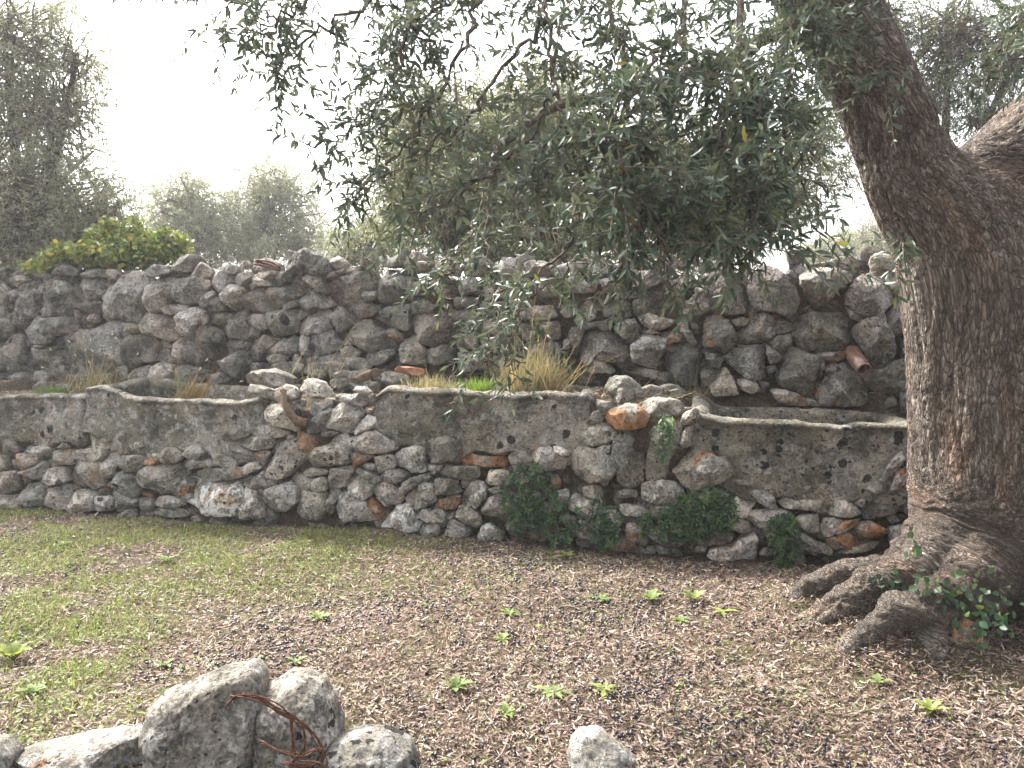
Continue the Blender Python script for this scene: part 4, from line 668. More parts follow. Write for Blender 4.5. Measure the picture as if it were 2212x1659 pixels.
# ------------------------------------------------------------------ the old olive tree: trunk with limbs and roots, one grown surface
tree = empty('olive_tree', (2.45, 4.0, .05), 'old olive tree with thick furrowed forked trunk and overhanging crown', 'tree')
PX = 4.1 / F
def grow(chains, voxel):
    A = Acc()
    for ch in chains:
        P = smooth_line([at(*c[:3]) for c in ch], len(ch) * 6); r_ = np.interp(np.linspace(0, len(ch) - 1, len(P)), np.arange(len(ch)), [c[3] for c in ch])
        V, Fs = tube(P, r_, 28); A.add(V, Fs)
        for e in (0, -1):      # round ends
            th, ph = np.meshgrid(np.linspace(0, math.pi, 9), np.arange(16) * math.pi / 8, indexing='ij')
            S = P[e] + r_[e] * np.stack([np.sin(th) * np.cos(ph), np.sin(th) * np.sin(ph), np.cos(th)], -1); n = 16
            i = np.arange(8)[:, None] * n; j = np.arange(n)[None]; k = (j + 1) % n
            A.add(S.reshape(-1, 3), [np.stack([i + j, i + n + j, i + n + k, i + k], -1).reshape(-1, 4)])
    tmp = A.build('tmp', None); md = tmp.modifiers.new('r', 'REMESH'); md.mode = 'VOXEL'; md.voxel_size = voxel
    sm = tmp.modifiers.new('s', 'SMOOTH'); sm.factor = .7; sm.iterations = 30
    dg = bpy.context.evaluated_depsgraph_get(); me = tmp.evaluated_get(dg).to_mesh()
    V = np.empty(len(me.vertices) * 3); me.vertices.foreach_get('co', V); V = V.reshape(-1, 3) + np.array(tmp.location)
    N = np.empty(len(me.vertices) * 3); me.vertices.foreach_get('normal', N); N = N.reshape(-1, 3)
    ls = np.empty(len(me.loops), np.int32); me.loops.foreach_get('vertex_index', ls); tot = np.empty(len(me.polygons), np.int32); me.polygons.foreach_get('loop_total', tot)
    st = np.r_[0, np.cumsum(tot)[:-1]]; faces = [ls[st[tot == q][:, None] + np.arange(q)] for q in (3, 4) if (tot == q).any()]
    old = tmp.data; tmp.evaluated_get(dg).to_mesh_clear(); bpy.data.objects.remove(tmp); bpy.data.meshes.remove(old)
    return V, N, faces
def grain_of(V, chains):
    """bark coordinates: position with the distance along the nearest limb compressed"""
    Wt = 0; AX = 0
    for ch in chains:
        P = np.array([at(*c[:3]) for c in ch]); r_ = np.array([c[3] for c in ch])
        for a, b, ra, rb in zip(P[:-1], P[1:], r_[:-1], r_[1:]):
            d = b - a; t = np.clip(((V - a) @ d) / (d @ d), 0, 1); dist = np.linalg.norm(V - a - t[:, None] * d, axis=1) - (ra + (rb - ra) * t)
            w = np.exp(-np.maximum(dist + .1, 0) / .05); u = d / np.linalg.norm(d); u = u * (1 if u[2] >= 0 else -1); Wt = Wt + w; AX = AX + w[:, None] * u
    AX = nrm(AX); o = at(2100, 520, 4.12); q = V - o; al = (q * AX).sum(1, keepdims=True)
    return q - (.74 - .5 * sstep(.45, .12, V[:, 2:3])) * al * AX
V, N, Fs = grow(TRUNK + ROOTS, .0085)
g = grain_of(V, TRUNK + ROOTS)
lump = .030 * fbm(g * np.array((3.2, 3.2, 3.2)) + 3, 21, 2)
w1 = g + .02 * np.stack([vnoise(g * 20 + 1, 26), vnoise(g * 20 + 2, 27), vnoise(g * 20 + 3, 28)], -1); c1 = sstep(.0, .22, np.abs(vnoise(w1 * 26 + 9, 22))); c2 = sstep(.0, .2, np.abs(vnoise(w1 * 15 + 4, 24)))
hh = .006 * (c1 - .7) + .009 * (c2 - .7) + .003 * fbm(V * 60, 23, 2) + .009 * vnoise(g * 12, 29)
low = sstep(.35, .1, V[:, 2]); hh = hh * (1 - .6 * low) + low * (.028 * fbm(V * 8, 25, 3) + .008 * fbm(V * 38, 35, 2))
V = V + N * (lump + hh)[:, None]
t = np.tile(np.array((1., 0, 0, 1)), (len(V), 1)); t[:, 1] = low * .35
trunk = build('trunk', V, Fs, M['bark'], tree, t, True, {'grain': g})
# ------------------------------------------------------------------ foliage of olive trees
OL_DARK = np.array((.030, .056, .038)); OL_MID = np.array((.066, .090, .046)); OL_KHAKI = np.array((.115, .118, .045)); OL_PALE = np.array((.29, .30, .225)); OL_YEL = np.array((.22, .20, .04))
def leaf_tint(n, rg, pal, var=.25):
    w = rg.dirichlet(np.array([p[1] for p in pal]) * 3, n); c = w @ np.array([p[0] for p in pal]); c = c * rg.uniform(1 - var, 1 + var, (n, 1))
    y = rg.rand(n) < .012; c[y] = OL_YEL; return np.c_[c, np.ones(n)]
def sprigs(S, D, L, rg, LL, LW, gap, pal, droop=.35, spread=.9, far=False):
    """twigs S + D*L carrying opposite pairs of leaves; returns leaf arrays and twig polylines"""
    D = nrm(D); Ps, Ds, Ns, Ls = [], [], [], []; tw = []
    for s, d, l in zip(S, D, L):
        k = max(3, int(l / gap)); t = np.linspace(.12, 1, k); dr = droop * l
        pos = s + d * l * t[:, None] - Z * (dr * t * t)[:, None]; tg = nrm(d * l - Z * (2 * dr * t)[:, None])
        sd = nrm(np.cross(tg, rg.normal(0, 1, 3) + Z * .8)); up = np.cross(sd, tg); alt = np.arange(k) * rg.uniform(.5, 1.6)
        for sg in (-1, 1):
            side = sg * (sd * np.cos(alt)[:, None] + up * np.sin(alt)[:, None])
            dd = tg * rg.uniform(.45, 1.0, (k, 1)) + side * spread * rg.uniform(.7, 1.15, (k, 1)) + rg.normal(0, .22, (k, 3)) - Z * rg.uniform(0, .25, (k, 1))
            Ps.append(pos); Ds.append(dd); Ns.append(rg.normal(0, .55, (k, 3)) + Z * .6 - FW * .25); Ls.append(LL * rg.uniform(.65, 1.2, k) * (1 - .25 * t))
        Ps.append(pos[-1:]); Ds.append(tg[-1:]); Ns.append(rg.normal(0, 1, (1, 3))); Ls.append(np.array([LL * .8]))
        tw.append(np.array([s, s + d * l * .5 - Z * dr * .25, s + d * l - Z * dr]))
    P, Dd, Nn, Ll = map(np.concatenate, (Ps, Ds, Ns, Ls)); V, Fs, q = rhombs(P, Dd, nrm(Nn), Ll, Ll * LW) if far else leaves(P, Dd, nrm(Nn), Ll, Ll * LW * rg.uniform(.8, 1.2, len(Ll)), .2, .10)
    return V, Fs, np.repeat(leaf_tint(len(P), rg, pal), q, 0), tw
def twig_mesh(A, tw, r):
    for p in tw:
        V, Fs = tube(p, np.linspace(r, r * .4, len(p)), 4, False); A.add(V, Fs)

# branches of the foreground tree: key points (px, py, depth), start radius, twigs per metre, twig length
BR = [
 ([(1720, -90, 3.95), (1500, -120, 3.8), (1200, -130, 3.6), (900, -80, 3.6), (700, -35, 3.6), (520, 5, 3.55), (390, -5, 3.5)], .05, 26, .26),
 ([(900, -80, 3.6), (790, 10, 3.55), (690, 70, 3.5), (610, 120, 3.5), (600, 165, 3.5)], .02, 30, .20),
 ([(700, -35, 3.6), (620, 40, 3.4), (560, 60, 3.4), (520, 75, 3.4)], .016, 26, .18),
 ([(1000, -110, 3.6), (960, 0, 3.5), (880, 90, 3.5), (800, 150, 3.5)], .02, 26, .24),
 ([(960, 0, 3.5), (900, 60, 3.3), (930, 160, 3.3), (900, 250, 3.3)], .015, 24, .22),
 ([(1765, 0, 4.02), (1620, 105, 4.2), (1450, 170, 4.4), (1210, 235, 4.5), (1095, 300, 4.5), (1062, 400, 4.4), (1045, 520, 4.2)], .060, 10, .25),
 ([(1450, 170, 4.4), (1350, 300, 4.0), (1270, 400, 3.8), (1232, 500, 3.6), (1190, 570, 3.5), (1140, 660, 3.4), (1080, 720, 3.35)], .022, 15, .24),
 ([(1200, -130, 3.6), (1180, 50, 3.2), (1200, 200, 3.0), (1250, 330, 2.9)], .022, 30, .24),
 ([(1180, 50, 3.2), (1080, 160, 3.1), (1000, 270, 3.1), (900, 330, 3.2), (830, 380, 3.2)], .016, 22, .22),
 ([(1500, -120, 3.8), (1480, 60, 3.3), (1450, 200, 3.0), (1400, 330, 2.9), (1385, 450, 2.8), (1370, 530, 2.8)], .026, 34, .24),
 ([(1610, -230, 3.9), (1600, 80, 3.3), (1620, 220, 3.0), (1600, 380, 2.8), (1640, 490, 2.7), (1600, 530, 2.7)], .026, 34, .24),
 ([(1720, -90, 3.95), (1700, 100, 3.3), (1690, 250, 3.1), (1680, 400, 3.0), (1700, 480, 3.0)], .022, 30, .22),
 ([(1690, 250, 3.1), (1730, 380, 3.05), (1770, 470, 3.05), (1800, 540, 3.1), (1860, 585, 3.1)], .010, 10, .16),
 ([(900, -80, 3.6), (880, 60, 3.3), (850, 180, 3.25), (790, 260, 3.25), (720, 305, 3.25), (665, 318, 3.25)], .018, 20, .20),
 ([(1050, -110, 3.6), (1010, 80, 3.3), (940, 220, 3.2), (860, 330, 3.2), (800, 400, 3.2), (750, 430, 3.2)], .018, 20, .2),
 ([(1200, 200, 3.0), (1110, 330, 3.0), (1010, 410, 3.0), (910, 460, 3.1), (850, 440, 3.1)], .014, 20, .2),
 ([(1300, -130, 3.65), (1330, 60, 3.2), (1340, 180, 3.0), (1310, 300, 2.9), (1300, 400, 2.9)], .020, 32, .24),
 ([(1400, 330, 2.9), (1480, 400, 2.8), (1520, 480, 2.75), (1530, 520, 2.75)], .014, 34, .22),
 ([(1600, 80, 3.3), (1530, 200, 3.1), (1500, 320, 2.95), (1500, 420, 2.9)], .016, 36, .24),
 ([(1400, 330, 2.9), (1320, 430, 3.0), (1280, 500, 3.0), (1240, 570, 3.1), (1190, 620, 3.2)], .012, 13, .2),
 ([(1385, 450, 2.8), (1430, 530, 2.7), (1445, 590, 2.65), (1460, 640, 2.65)], .008, 9, .13),
 ([(1370, 530, 2.8), (1340, 590, 2.75), (1310, 620, 2.75)], .008, 12, .14),
 ([(1045, 520, 4.2), (1060, 620, 3.8), (1090, 700, 3.6), (1060, 770, 3.5), (1010, 820, 3.4)], .011, 12, .18),
 ([(1062, 400, 4.4), (1000, 520, 4.1), (970, 590, 3.9), (930, 600, 3.8)], .012, 16, .22),
 ([(1060, 620, 3.8), (1120, 640, 3.6), (1090, 760, 3.5), (1110, 800, 3.5), (1100, 840, 3.5)], .008, 9, .15),
 ([(1800, 20, 4.0), (1780, 60, 3.6), (1770, 140, 3.55), (1780, 190, 3.55)], .014, 34, .2),
 ([(1800, 20, 4.0), (1850, 20, 3.6), (1880, 90, 3.6), (1900, 160, 3.62), (1920, 230, 3.65)], .012, 14, .16),
 ([(1720, -90, 3.95), (1750, 0, 3.55), (1740, 70, 3.5), (1720, 130, 3.5)], .014, 40, .2),
 ([(2450, 20, 4.3), (2300, -40, 3.8), (2200, 60, 3.4), (2130, 140, 3.3)], .014, 14, .18),
 ([(2330, 170, 4.25), (2240, 120, 3.5), (2160, 150, 3.35), (2110, 190, 3.35)], .010, 14, .15),
 ([(1600, 80, 3.3), (1570, 230, 2.9), (1560, 340, 2.75), (1580, 430, 2.7)], .014, 34, .22),
 ([(1480, 60, 3.3), (1390, 150, 2.9), (1350, 260, 2.75), (1340, 370, 2.7), (1350, 450, 2.7)], .014, 30, .22),
 ([(1340, 180, 3.0), (1240, 280, 2.9), (1180, 380, 2.9), (1140, 440, 2.9)], .012, 24, .2),
 ([(1700, 100, 3.3), (1640, 180, 3.0), (1660, 300, 2.8), (1640, 400, 2.75)], .014, 30, .22),
 ([(1930, 480, 3.35), (1945, 530, 3.3), (1938, 580, 3.3)], .004, 14, .10),
]
rg = np.random.RandomState(11); bark = Acc(); S_, D_, L_ = [], [], []
for keys, r0, dens, tl in BR:
    P = smooth_line([at(*k) for k in keys], 6 * len(keys)); n = len(P); P[1:-1] += rg.normal(0, .016, (n - 2, 3))
    r0 = r0 * (.85 if r0 > .04 else .6); V, Fs = tube(P, np.linspace(r0, max(.0025, r0 * .2), n) * (1 + .12 * rg.normal(0, 1, n)), 8 if r0 > .015 else 5); bark.add(V, Fs)
    seg = np.linalg.norm(np.diff(P, axis=0), axis=1); s = np.r_[0, np.cumsum(seg)]; m = int(s[-1] * dens * .92)
    for tt in np.sort(rg.uniform(.12, 1, m)) * s[-1]:
        p = np.array([np.interp(tt, s, P[:, c]) for c in range(3)]); x, y = proj(p)
        if y < -140: continue
        i = min(np.searchsorted(s, tt), n - 1); tg = nrm(P[i] - P[i - 1]); side = nrm(np.cross(tg, rg.normal(0, 1, 3)))
        S_.append(p); D_.append(tg * rg.uniform(.1, .8) + side - Z * rg.uniform(-.45, .4)); L_.append(tl * rg.uniform(.6, 1.35))
    S_.append(P[-1]); D_.append(nrm(P[-1] - P[-2])); L_.append(tl)
V, Fs, T, tw = sprigs(np.array(S_), np.array(D_), np.array(L_), rg, .063, .26, .027, [(OL_DARK, 3.0), (OL_MID, 1.2), (OL_PALE, .2)], .16)
build('crown', V, Fs, M['olive_leaf'], tree, T); print('front leaves', len(V) // 8)
bark.build('branches', M['branch_bark'], tree); tws = Acc(); twig_mesh(tws, tw, .0030); tws.build('twigs', M['twig'], tree)

def wild_olive(name, base, trunk_r, crowns, n_twig, leaf, label, pal, seed, group=None, tw_len=.32, gap=.045, mat='far_leaf', limb=True, lw=.24, bark_m='dark_bark', cat='tree'):
    """crowns: (px, py, depth, radius_px_x, radius_px_y, weight)"""
    rg = np.random.RandomState(seed); root = empty(name, base, label, cat, group); B = np.array(base, float)
    C = [(at(c[0], c[1], c[2]), c[3] * c[2] / F, c[4] * c[2] / F, c[5]) for c in crowns]
    A = Acc(); S_, D_, L_ = [], [], []; wsum = sum(c[3] for c in C); cen = np.mean([c[0] for c in C], 0); fork = B * .45 + cen * .55; fork[2] = B[2] + max(.8, (cen[2] - B[2]) * .5)
    P = smooth_line([B - Z * .1, B * .6 + fork * .4 + rg.normal(0, .06, 3), fork], 12); V, Fs = tube(P, np.linspace(trunk_r * 1.25, trunk_r * .75, 12), 12); V = V + .12 * trunk_r * fbm(V * 8, seed, 3)[:, None]
    T_ = Acc().add(V, Fs)
    for c, rx, ry, w in C:
        cl = []                                  # leaf clumps inside this lobe, uneven
        for _ in range(max(7, int(60 * w / wsum * len(C)))):
            d = nrm(rg.normal(0, 1, 3)); cl.append(c + d * np.array((rx, rx * .9, ry)) * rg.uniform(.05, 1.0) ** .5)
        P = smooth_line([fork, (fork + c) / 2 + rg.normal(0, .12, 3), c], 8); V, Fs = tube(P, np.linspace(trunk_r * .5, trunk_r * .18, 8), 7); T_.add(V, Fs)
        for q in cl:
            P = smooth_line([c + rg.normal(0, .3, 3) * rx, (c + q) / 2 + rg.normal(0, .22, 3) * rx, q], 6); V, Fs = tube(P, np.linspace(trunk_r * .09, .004, 6), 4, False); A.add(V, Fs)
        k = int(n_twig * 2.3 * w / wsum)
        for _ in range(k):
            q = cl[rg.randint(len(cl))]; rr = min(rx, ry) * rg.uniform(.2, .45); p = q + rg.normal(0, .5, 3) * rr
            S_.append(p); D_.append(nrm(p - c) * .6 + rg.normal(0, .6, 3) - Z * .1); L_.append(tw_len * rg.uniform(.5, 1.3))
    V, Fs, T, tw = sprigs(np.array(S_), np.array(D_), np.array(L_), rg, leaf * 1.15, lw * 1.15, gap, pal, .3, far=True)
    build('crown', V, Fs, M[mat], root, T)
    T_.build('trunk', M[bark_m], root); twig_mesh(A, tw[::2], .004); A.build('branches', M['twig'], root)
    print(name, len(V) // 4); return root
def gb(px, D): p = at(px, 700, D); return (p[0], p[1], 0)
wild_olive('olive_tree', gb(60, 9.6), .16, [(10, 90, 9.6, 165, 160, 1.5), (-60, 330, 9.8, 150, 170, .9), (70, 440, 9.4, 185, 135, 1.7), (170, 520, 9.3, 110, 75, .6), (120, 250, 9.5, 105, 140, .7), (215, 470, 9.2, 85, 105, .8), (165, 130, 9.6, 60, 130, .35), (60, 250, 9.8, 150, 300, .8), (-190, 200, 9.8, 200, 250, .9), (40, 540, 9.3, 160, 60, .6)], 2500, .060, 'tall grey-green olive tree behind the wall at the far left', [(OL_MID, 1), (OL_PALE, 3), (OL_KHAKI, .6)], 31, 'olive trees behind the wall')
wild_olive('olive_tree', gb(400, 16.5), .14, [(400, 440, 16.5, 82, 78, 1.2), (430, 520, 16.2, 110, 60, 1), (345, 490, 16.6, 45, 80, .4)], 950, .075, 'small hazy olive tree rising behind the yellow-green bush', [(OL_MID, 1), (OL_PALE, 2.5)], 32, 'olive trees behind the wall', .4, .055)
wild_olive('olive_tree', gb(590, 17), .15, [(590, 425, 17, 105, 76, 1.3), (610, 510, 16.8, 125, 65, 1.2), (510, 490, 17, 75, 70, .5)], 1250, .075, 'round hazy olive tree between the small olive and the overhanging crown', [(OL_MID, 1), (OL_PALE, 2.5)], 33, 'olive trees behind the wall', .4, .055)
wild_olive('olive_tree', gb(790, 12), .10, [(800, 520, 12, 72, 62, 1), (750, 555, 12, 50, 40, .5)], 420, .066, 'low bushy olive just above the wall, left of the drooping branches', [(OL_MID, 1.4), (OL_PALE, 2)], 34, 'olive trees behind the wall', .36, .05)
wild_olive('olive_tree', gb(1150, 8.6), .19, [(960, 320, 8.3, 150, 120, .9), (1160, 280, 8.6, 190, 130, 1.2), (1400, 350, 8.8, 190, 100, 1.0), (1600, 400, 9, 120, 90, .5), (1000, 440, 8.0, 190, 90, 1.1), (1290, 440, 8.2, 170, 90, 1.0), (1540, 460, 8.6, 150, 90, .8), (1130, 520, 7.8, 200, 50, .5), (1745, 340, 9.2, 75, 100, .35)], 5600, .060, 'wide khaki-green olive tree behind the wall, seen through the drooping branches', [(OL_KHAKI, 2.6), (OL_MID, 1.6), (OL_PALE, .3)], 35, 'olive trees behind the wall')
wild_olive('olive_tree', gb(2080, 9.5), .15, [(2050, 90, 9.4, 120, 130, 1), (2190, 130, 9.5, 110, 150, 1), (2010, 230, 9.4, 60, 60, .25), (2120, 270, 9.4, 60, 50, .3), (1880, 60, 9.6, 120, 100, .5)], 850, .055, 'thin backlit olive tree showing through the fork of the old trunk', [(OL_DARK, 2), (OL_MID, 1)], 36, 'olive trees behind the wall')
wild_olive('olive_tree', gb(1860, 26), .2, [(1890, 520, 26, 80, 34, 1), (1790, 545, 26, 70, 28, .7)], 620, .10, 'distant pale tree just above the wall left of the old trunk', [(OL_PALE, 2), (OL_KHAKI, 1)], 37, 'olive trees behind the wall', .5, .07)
def dry_canes():
    rg = np.random.RandomState(8); A = Acc()
    for k in range(46):
        x = rg.normal(1285, 75); b = at(x, 575, 7.6); b[2] = 1.3; tp = at(x + rg.normal(-20, 70), rg.uniform(430, 530), 7.5)
        V, Fs = tube(smooth_line([b, (b + tp) / 2 + rg.normal(0, .05, 3), tp], 7), np.linspace(.011, .004, 7), 5); A.add(V, Fs)
    return tag(A.build('dry_canes', M['straw']), 'bundle of bleached dry canes standing behind the wall under the olive crown', 'canes')
dry_canes()

# ------------------------------------------------------------------ yellow-green climber behind the wall
def bush():
    rg = np.random.RandomState(15); root = empty('climbing_bush', gb(240, 7.9), 'yellow-green broad-leaved bush sprawling over the left part of the wall top', 'bush')
    P, c = [], []
    C = [(135, 555, 7.7, 30, 35, .25), (290, 500, 7.8, 30, 34, .25), (392, 545, 7.8, 25, 40, .3), (235, 495, 7.8, 20, 30, .2), (250, 552, 7.75, 130, 32, 2.0), (310, 535, 7.8, 85, 34, 1.2), (170, 556, 7.8, 80, 28, .8), (100, 576, 7.8, 55, 14, .4), (225, 520, 7.85, 45, 30, .5), (355, 525, 7.85, 35, 30, .4)]
    for px, py, D, rx, ry, w in C:
        m = int(1050 * w); d = nrm(rg.normal(0, 1, (m, 3))) * (rg.rand(m, 1) ** .4); P.append(at(px, py, D) + d * np.array((rx, min(rx, 60), ry)) * D / F)
    P = np.concatenate(P); n = len(P); k = rg.rand(n); T = np.where((k < .62)[:, None], (.125, .17, .035), np.where((k < .9)[:, None], (.25, .265, .055), (.40, .31, .06))) * rg.uniform(.65, 1.25, (n, 1))
    V, Fs, q = leaves(P, rg.normal(0, .8, (n, 3)) - Z * .35, nrm(rg.normal(0, .7, (n, 3)) + Z * .7 - FW * .5), rg.uniform(.035, .066, n), rg.uniform(.026, .05, n), .12, .15)
    build('foliage', V, Fs, M['bush_leaf'], root, np.repeat(np.c_[T, np.ones(n)], q, 0))
    A = Acc()
    for _ in range(40):
        a = np.array(gb(rg.uniform(120, 350), 7.9)); a[2] = 1.2; b = P[rg.randint(n)]; V, Fs = tube(smooth_line([a, (a + b) / 2 + rg.normal(0, .1, 3), b], 7), np.linspace(.010, .003, 7), 5); A.add(V, Fs)
    A.build('stems', M['twig'], root)
bush()

# ------------------------------------------------------------------ creepers on the retaining wall
def creeper(px, py, rx, ry, n, label, seed, lf=.042, tone=1., out=.06):
    rg = np.random.RandomState(seed); base = FRONT.pt(*FRONT.hit(px, py + ry), .06); root = empty('creeper', base, label, 'creeper', 'green creepers on the retaining wall'); P, Dd, T = [], [], []; st = Acc()
    m = n // 6
    for _ in range(m):
        a = rg.uniform(0, 6.28); r_ = rg.rand() ** .6; x, y = px + rx * r_ * math.cos(a), py + ry * r_ * math.sin(a); u, w = FRONT.hit(x, y)
        p = FRONT.pt(u, w, .05 + out * rg.rand()); k = rg.randint(5, 8); ph = rg.uniform(0, 6.28) + np.arange(k) * 6.28 / k; ax = nrm(FRONT.n * .8 + Z * .5 + rg.normal(0, .35, 3)); e1 = nrm(np.cross(ax, WU + .1)); e2 = np.cross(ax, e1)
        P.append(np.tile(p, (k, 1))); Dd.append(e1 * np.cos(ph)[:, None] + e2 * np.sin(ph)[:, None] + ax * .35); T.append(np.tile(np.array((.028, .058, .022) if rg.rand() < .8 else (.075, .12, .03)) * rg.uniform(.7, 1.3) * tone, (k, 1)))
        if rg.rand() < .5: V, Fs = tube(smooth_line([p, p - FRONT.n * .04 - Z * .05 + rg.normal(0, .01, 3), FRONT.pt(u + rg.normal(0, .06), w - rg.uniform(.06, .16), .02)], 6), .0022, 4, False); st.add(V, Fs)
    P, Dd, T = map(np.concatenate, (P, Dd, T)); k = len(P); V, Fs, q = leaves(P, Dd, nrm(np.cross(Dd, rg.normal(0, 1, (k, 3)))) * .4 + Z * .5 + FRONT.n * .5, lf * rg.uniform(.6, 1.25, k), lf * rg.uniform(.22, .36, k), .15, .12)
    build('foliage', V, Fs, M['bush_leaf'], root, np.repeat(np.c_[T, np.ones(k)], q, 0)); st.build('stems', M['twig'], root)
creeper(1148, 1080, 62, 80, 900, 'dense dark creeper below the right end of the middle trough', 51)
creeper(1215, 1120, 45, 55, 330, 'thin creeper between the dense one and a mottled block', 52)
creeper(1310, 1130, 40, 60, 380, 'creeper hanging beside a grey-white mottled block', 53)
creeper(1520, 1105, 75, 55, 1150, 'thick creeper under the big pinkish boulder left of the right-hand trough', 54)
creeper(1450, 1130, 80, 35, 560, 'low creeper trailing at the wall foot under a mottled block', 55)
creeper(1690, 1165, 38, 58, 430, 'narrow creeper beside the olive roots at the wall foot', 56)
creeper(1440, 950, 22, 60, 110, 'small ivy on a curved stone left of the right-hand trough', 57, .05, 1.6, .02)

# ------------------------------------------------------------------ dry and green tufts
def tuft(c, n, h, spread, label, cat, mat, cols, seed, lean=(0, 0, 0), w=.004, bend=.25, long_=None, heads=0, group=None, name='dry_grass_tuft'):
    rg = np.random.RandomState(seed); P = np.array(c) + np.c_[rg.normal(0, spread, n), rg.normal(0, spread * .5, n), np.zeros(n)]
    D = np.c_[rg.normal(0, .38, n), rg.normal(0, .3, n), np.ones(n)] + np.array(lean); L = h * rg.uniform(.35, 1.15, n)
    if long_: L[:long_] = h * rg.uniform(1.3, 2.4, long_); D[:long_] += np.c_[rg.normal(0, .5, long_), rg.normal(0, .15, long_), np.zeros(long_)]
    N = nrm(np.cross(D, rg.normal(0, 1, (n, 3)))); V, Fs, q = blades(P, D, N, L, w * rg.uniform(.6, 1.3, n), rg.normal(0, bend, n)); cc = np.array(cols)[rg.randint(len(cols), size=n)] * rg.uniform(.7, 1.25, (n, 1))
    A = Acc().add(V, Fs, np.repeat(np.c_[cc, np.ones(n)], q, 0))
    for k in range(heads):
        tip = V[k * 7 + 6]; d = nrm(tip - V[k * 7 + 4]); HV, HF = tube(np.array([tip - d * .004, tip + d * .008, tip + d * .022, tip + d * .03]), [.002, .007, .006, .001], 7); A.add(HV, HF, (.62, .56, .42, 1))
    return tag(A.build(name, mat), label, cat, group)
DRY = [(.30, .22, .13), (.36, .28, .18), (.24, .18, .11), (.42, .35, .24)]; GRN = [(.10, .17, .025), (.14, .21, .035), (.08, .13, .025)]
tuft(terr(215, .85), 260, .24, .17, 'wispy dry grass tuft with pale seed heads behind the left-hand trough', 'dry grass', M['grass'], DRY, 61, (.25, 0, 0), .0065, .2, 40, 14)
tuft(terr(118, .62), 320, .06, .11, 'short green grass tuft on the terrace behind the left-hand trough', 'grass', M['grass'], GRN, 62, name='grass_tuft', w=.005)
tuft(terr(405, .62) + Z * .1, 150, .2, .06, 'rusty dry grass tuft leaning right out of the hollow left-hand trough', 'dry grass', M['grass'], [(.30, .17, .085), (.38, .25, .13)], 63, (.55, 0, 0), .0065, .2, 20, 5)
tuft(terr(672, .24) - Z * .05, 70, .09, .03, 'small straw clump on the stones left of the middle trough', 'dry grass', M['grass'], DRY, 64, (0, 0, 0), .003, .3, 5, 0)
tuft(terr(935, .42), 420, .13, .085, 'curly bleached dry grass tuft at the left of the middle trough', 'dry grass', M['grass'], [(.35, .27, .17), (.43, .35, .24), (.27, .19, .12)], 65, (-.05, -.1, 0), .0038, .55, 5)
tuft(terr(1040, .40), 420, .12, .10, 'bright green grass tuft in the middle of the middle trough', 'grass', M['grass'], [(.16, .25, .03), (.2, .3, .045), (.1, .17, .03)], 66, w=.0055, name='grass_tuft')
tuft(terr(1150, .50), 520, .34, .12, 'tall orange-brown dry grass tuft at the right of the middle trough', 'dry grass', M['grass'], [(.30, .215, .135), (.38, .29, .19), (.22, .155, .10)], 67, (.15, 0, 0), .0048, .3, 30)
tuft(terr(1105, .75), 230, .34, .14, 'loose straw-coloured grass behind the green tuft of the middle trough', 'dry grass', M['grass'], DRY, 68, (.2, 0, 0), .0032, .2, 6)
tuft(terr(1500, .95), 90, .42, .06, 'thin grey stems hanging against the back wall left of the right-hand trough', 'dry grass', M['grass'], [(.22, .16, .11), (.30, .24, .17)], 69, (0, 0, 0), .003, .1, 4)
tuft(terr(690, .60) , 22, .45, .10, 'few single straw stems standing above the pale slab', 'dry grass', M['grass'], [(.46, .38, .24)], 70, (.1, 0, 0), .006, .12, 3, 0)
def straw_scatter():
    rg = np.random.RandomState(19); n = 130; px = rg.uniform(1270, 1560, n); nn = rg.uniform(.22, .95, n); P = np.array([terr(a, b) for a, b in zip(px, nn)]) + Z * .012
    a = rg.uniform(-.5, .5, n) + (rg.rand(n) < .3) * 1.2; D = np.c_[np.cos(a), np.sin(a), rg.normal(.05, .12, n)]; V, Fs, q = blades(P, D, np.tile(Z, (n, 1)), rg.uniform(.12, .55, n), rg.uniform(.003, .006, n), rg.normal(.02, .08, n))
    o = build('fallen_straw', V, Fs, M['grass'], None, np.repeat(np.c_[np.array(DRY)[rg.randint(4, size=n)] * rg.uniform(.8, 1.3, (n, 1)), np.ones(n)], q, 0)); o['kind'] = 'stuff'; tag(o, 'flattened straw on the terrace between the middle and right-hand troughs', 'straw')
straw_scatter()

# ------------------------------------------------------------------ leaf litter, fallen olives, grass
def front_limit(X): return 5.31 + SL * X - .02
def in_view(n, rg, y0=2.2, p=1.0):
    X, Y = [], []
    while sum(map(len, X)) < n:
        y = rg.uniform(y0, 6.6, n) ; x = rg.uniform(-1, 1, n) * (y * .72 + .25); ok = (y < front_limit(x)) & (rg.rand(n) < 1); X.append(x[ok]); Y.append(y[ok])
    return np.concatenate(X)[:n], np.concatenate(Y)[:n]
def px_of(X, Y): return proj(np.stack([X, Y, 0 * X], -1))
def green_w(X, Y):
    x, y = px_of(X, Y); p = np.stack([X, Y, 0 * X], -1); n1 = fbm(p * 1.6, 41, 3); n2 = fbm(p * 5, 42, 2)
    strip = sstep(1420, 1200, y + .12 * x) * sstep(1250, 700, x); left = sstep(620, 60, x) * sstep(1750, 1300, y); foot = sstep(140, 20, y - (1105 + .075 * x)) * .5 * sstep(1500, 600, x)
    return np.clip(np.maximum(np.maximum(strip, left * .8), foot) * 1.5 * sstep(-.95, .55, n1 + .8 * n2) + .03 + .10 * np.maximum(n1, 0) * sstep(.2, .6, n2 + n1), 0, 1)
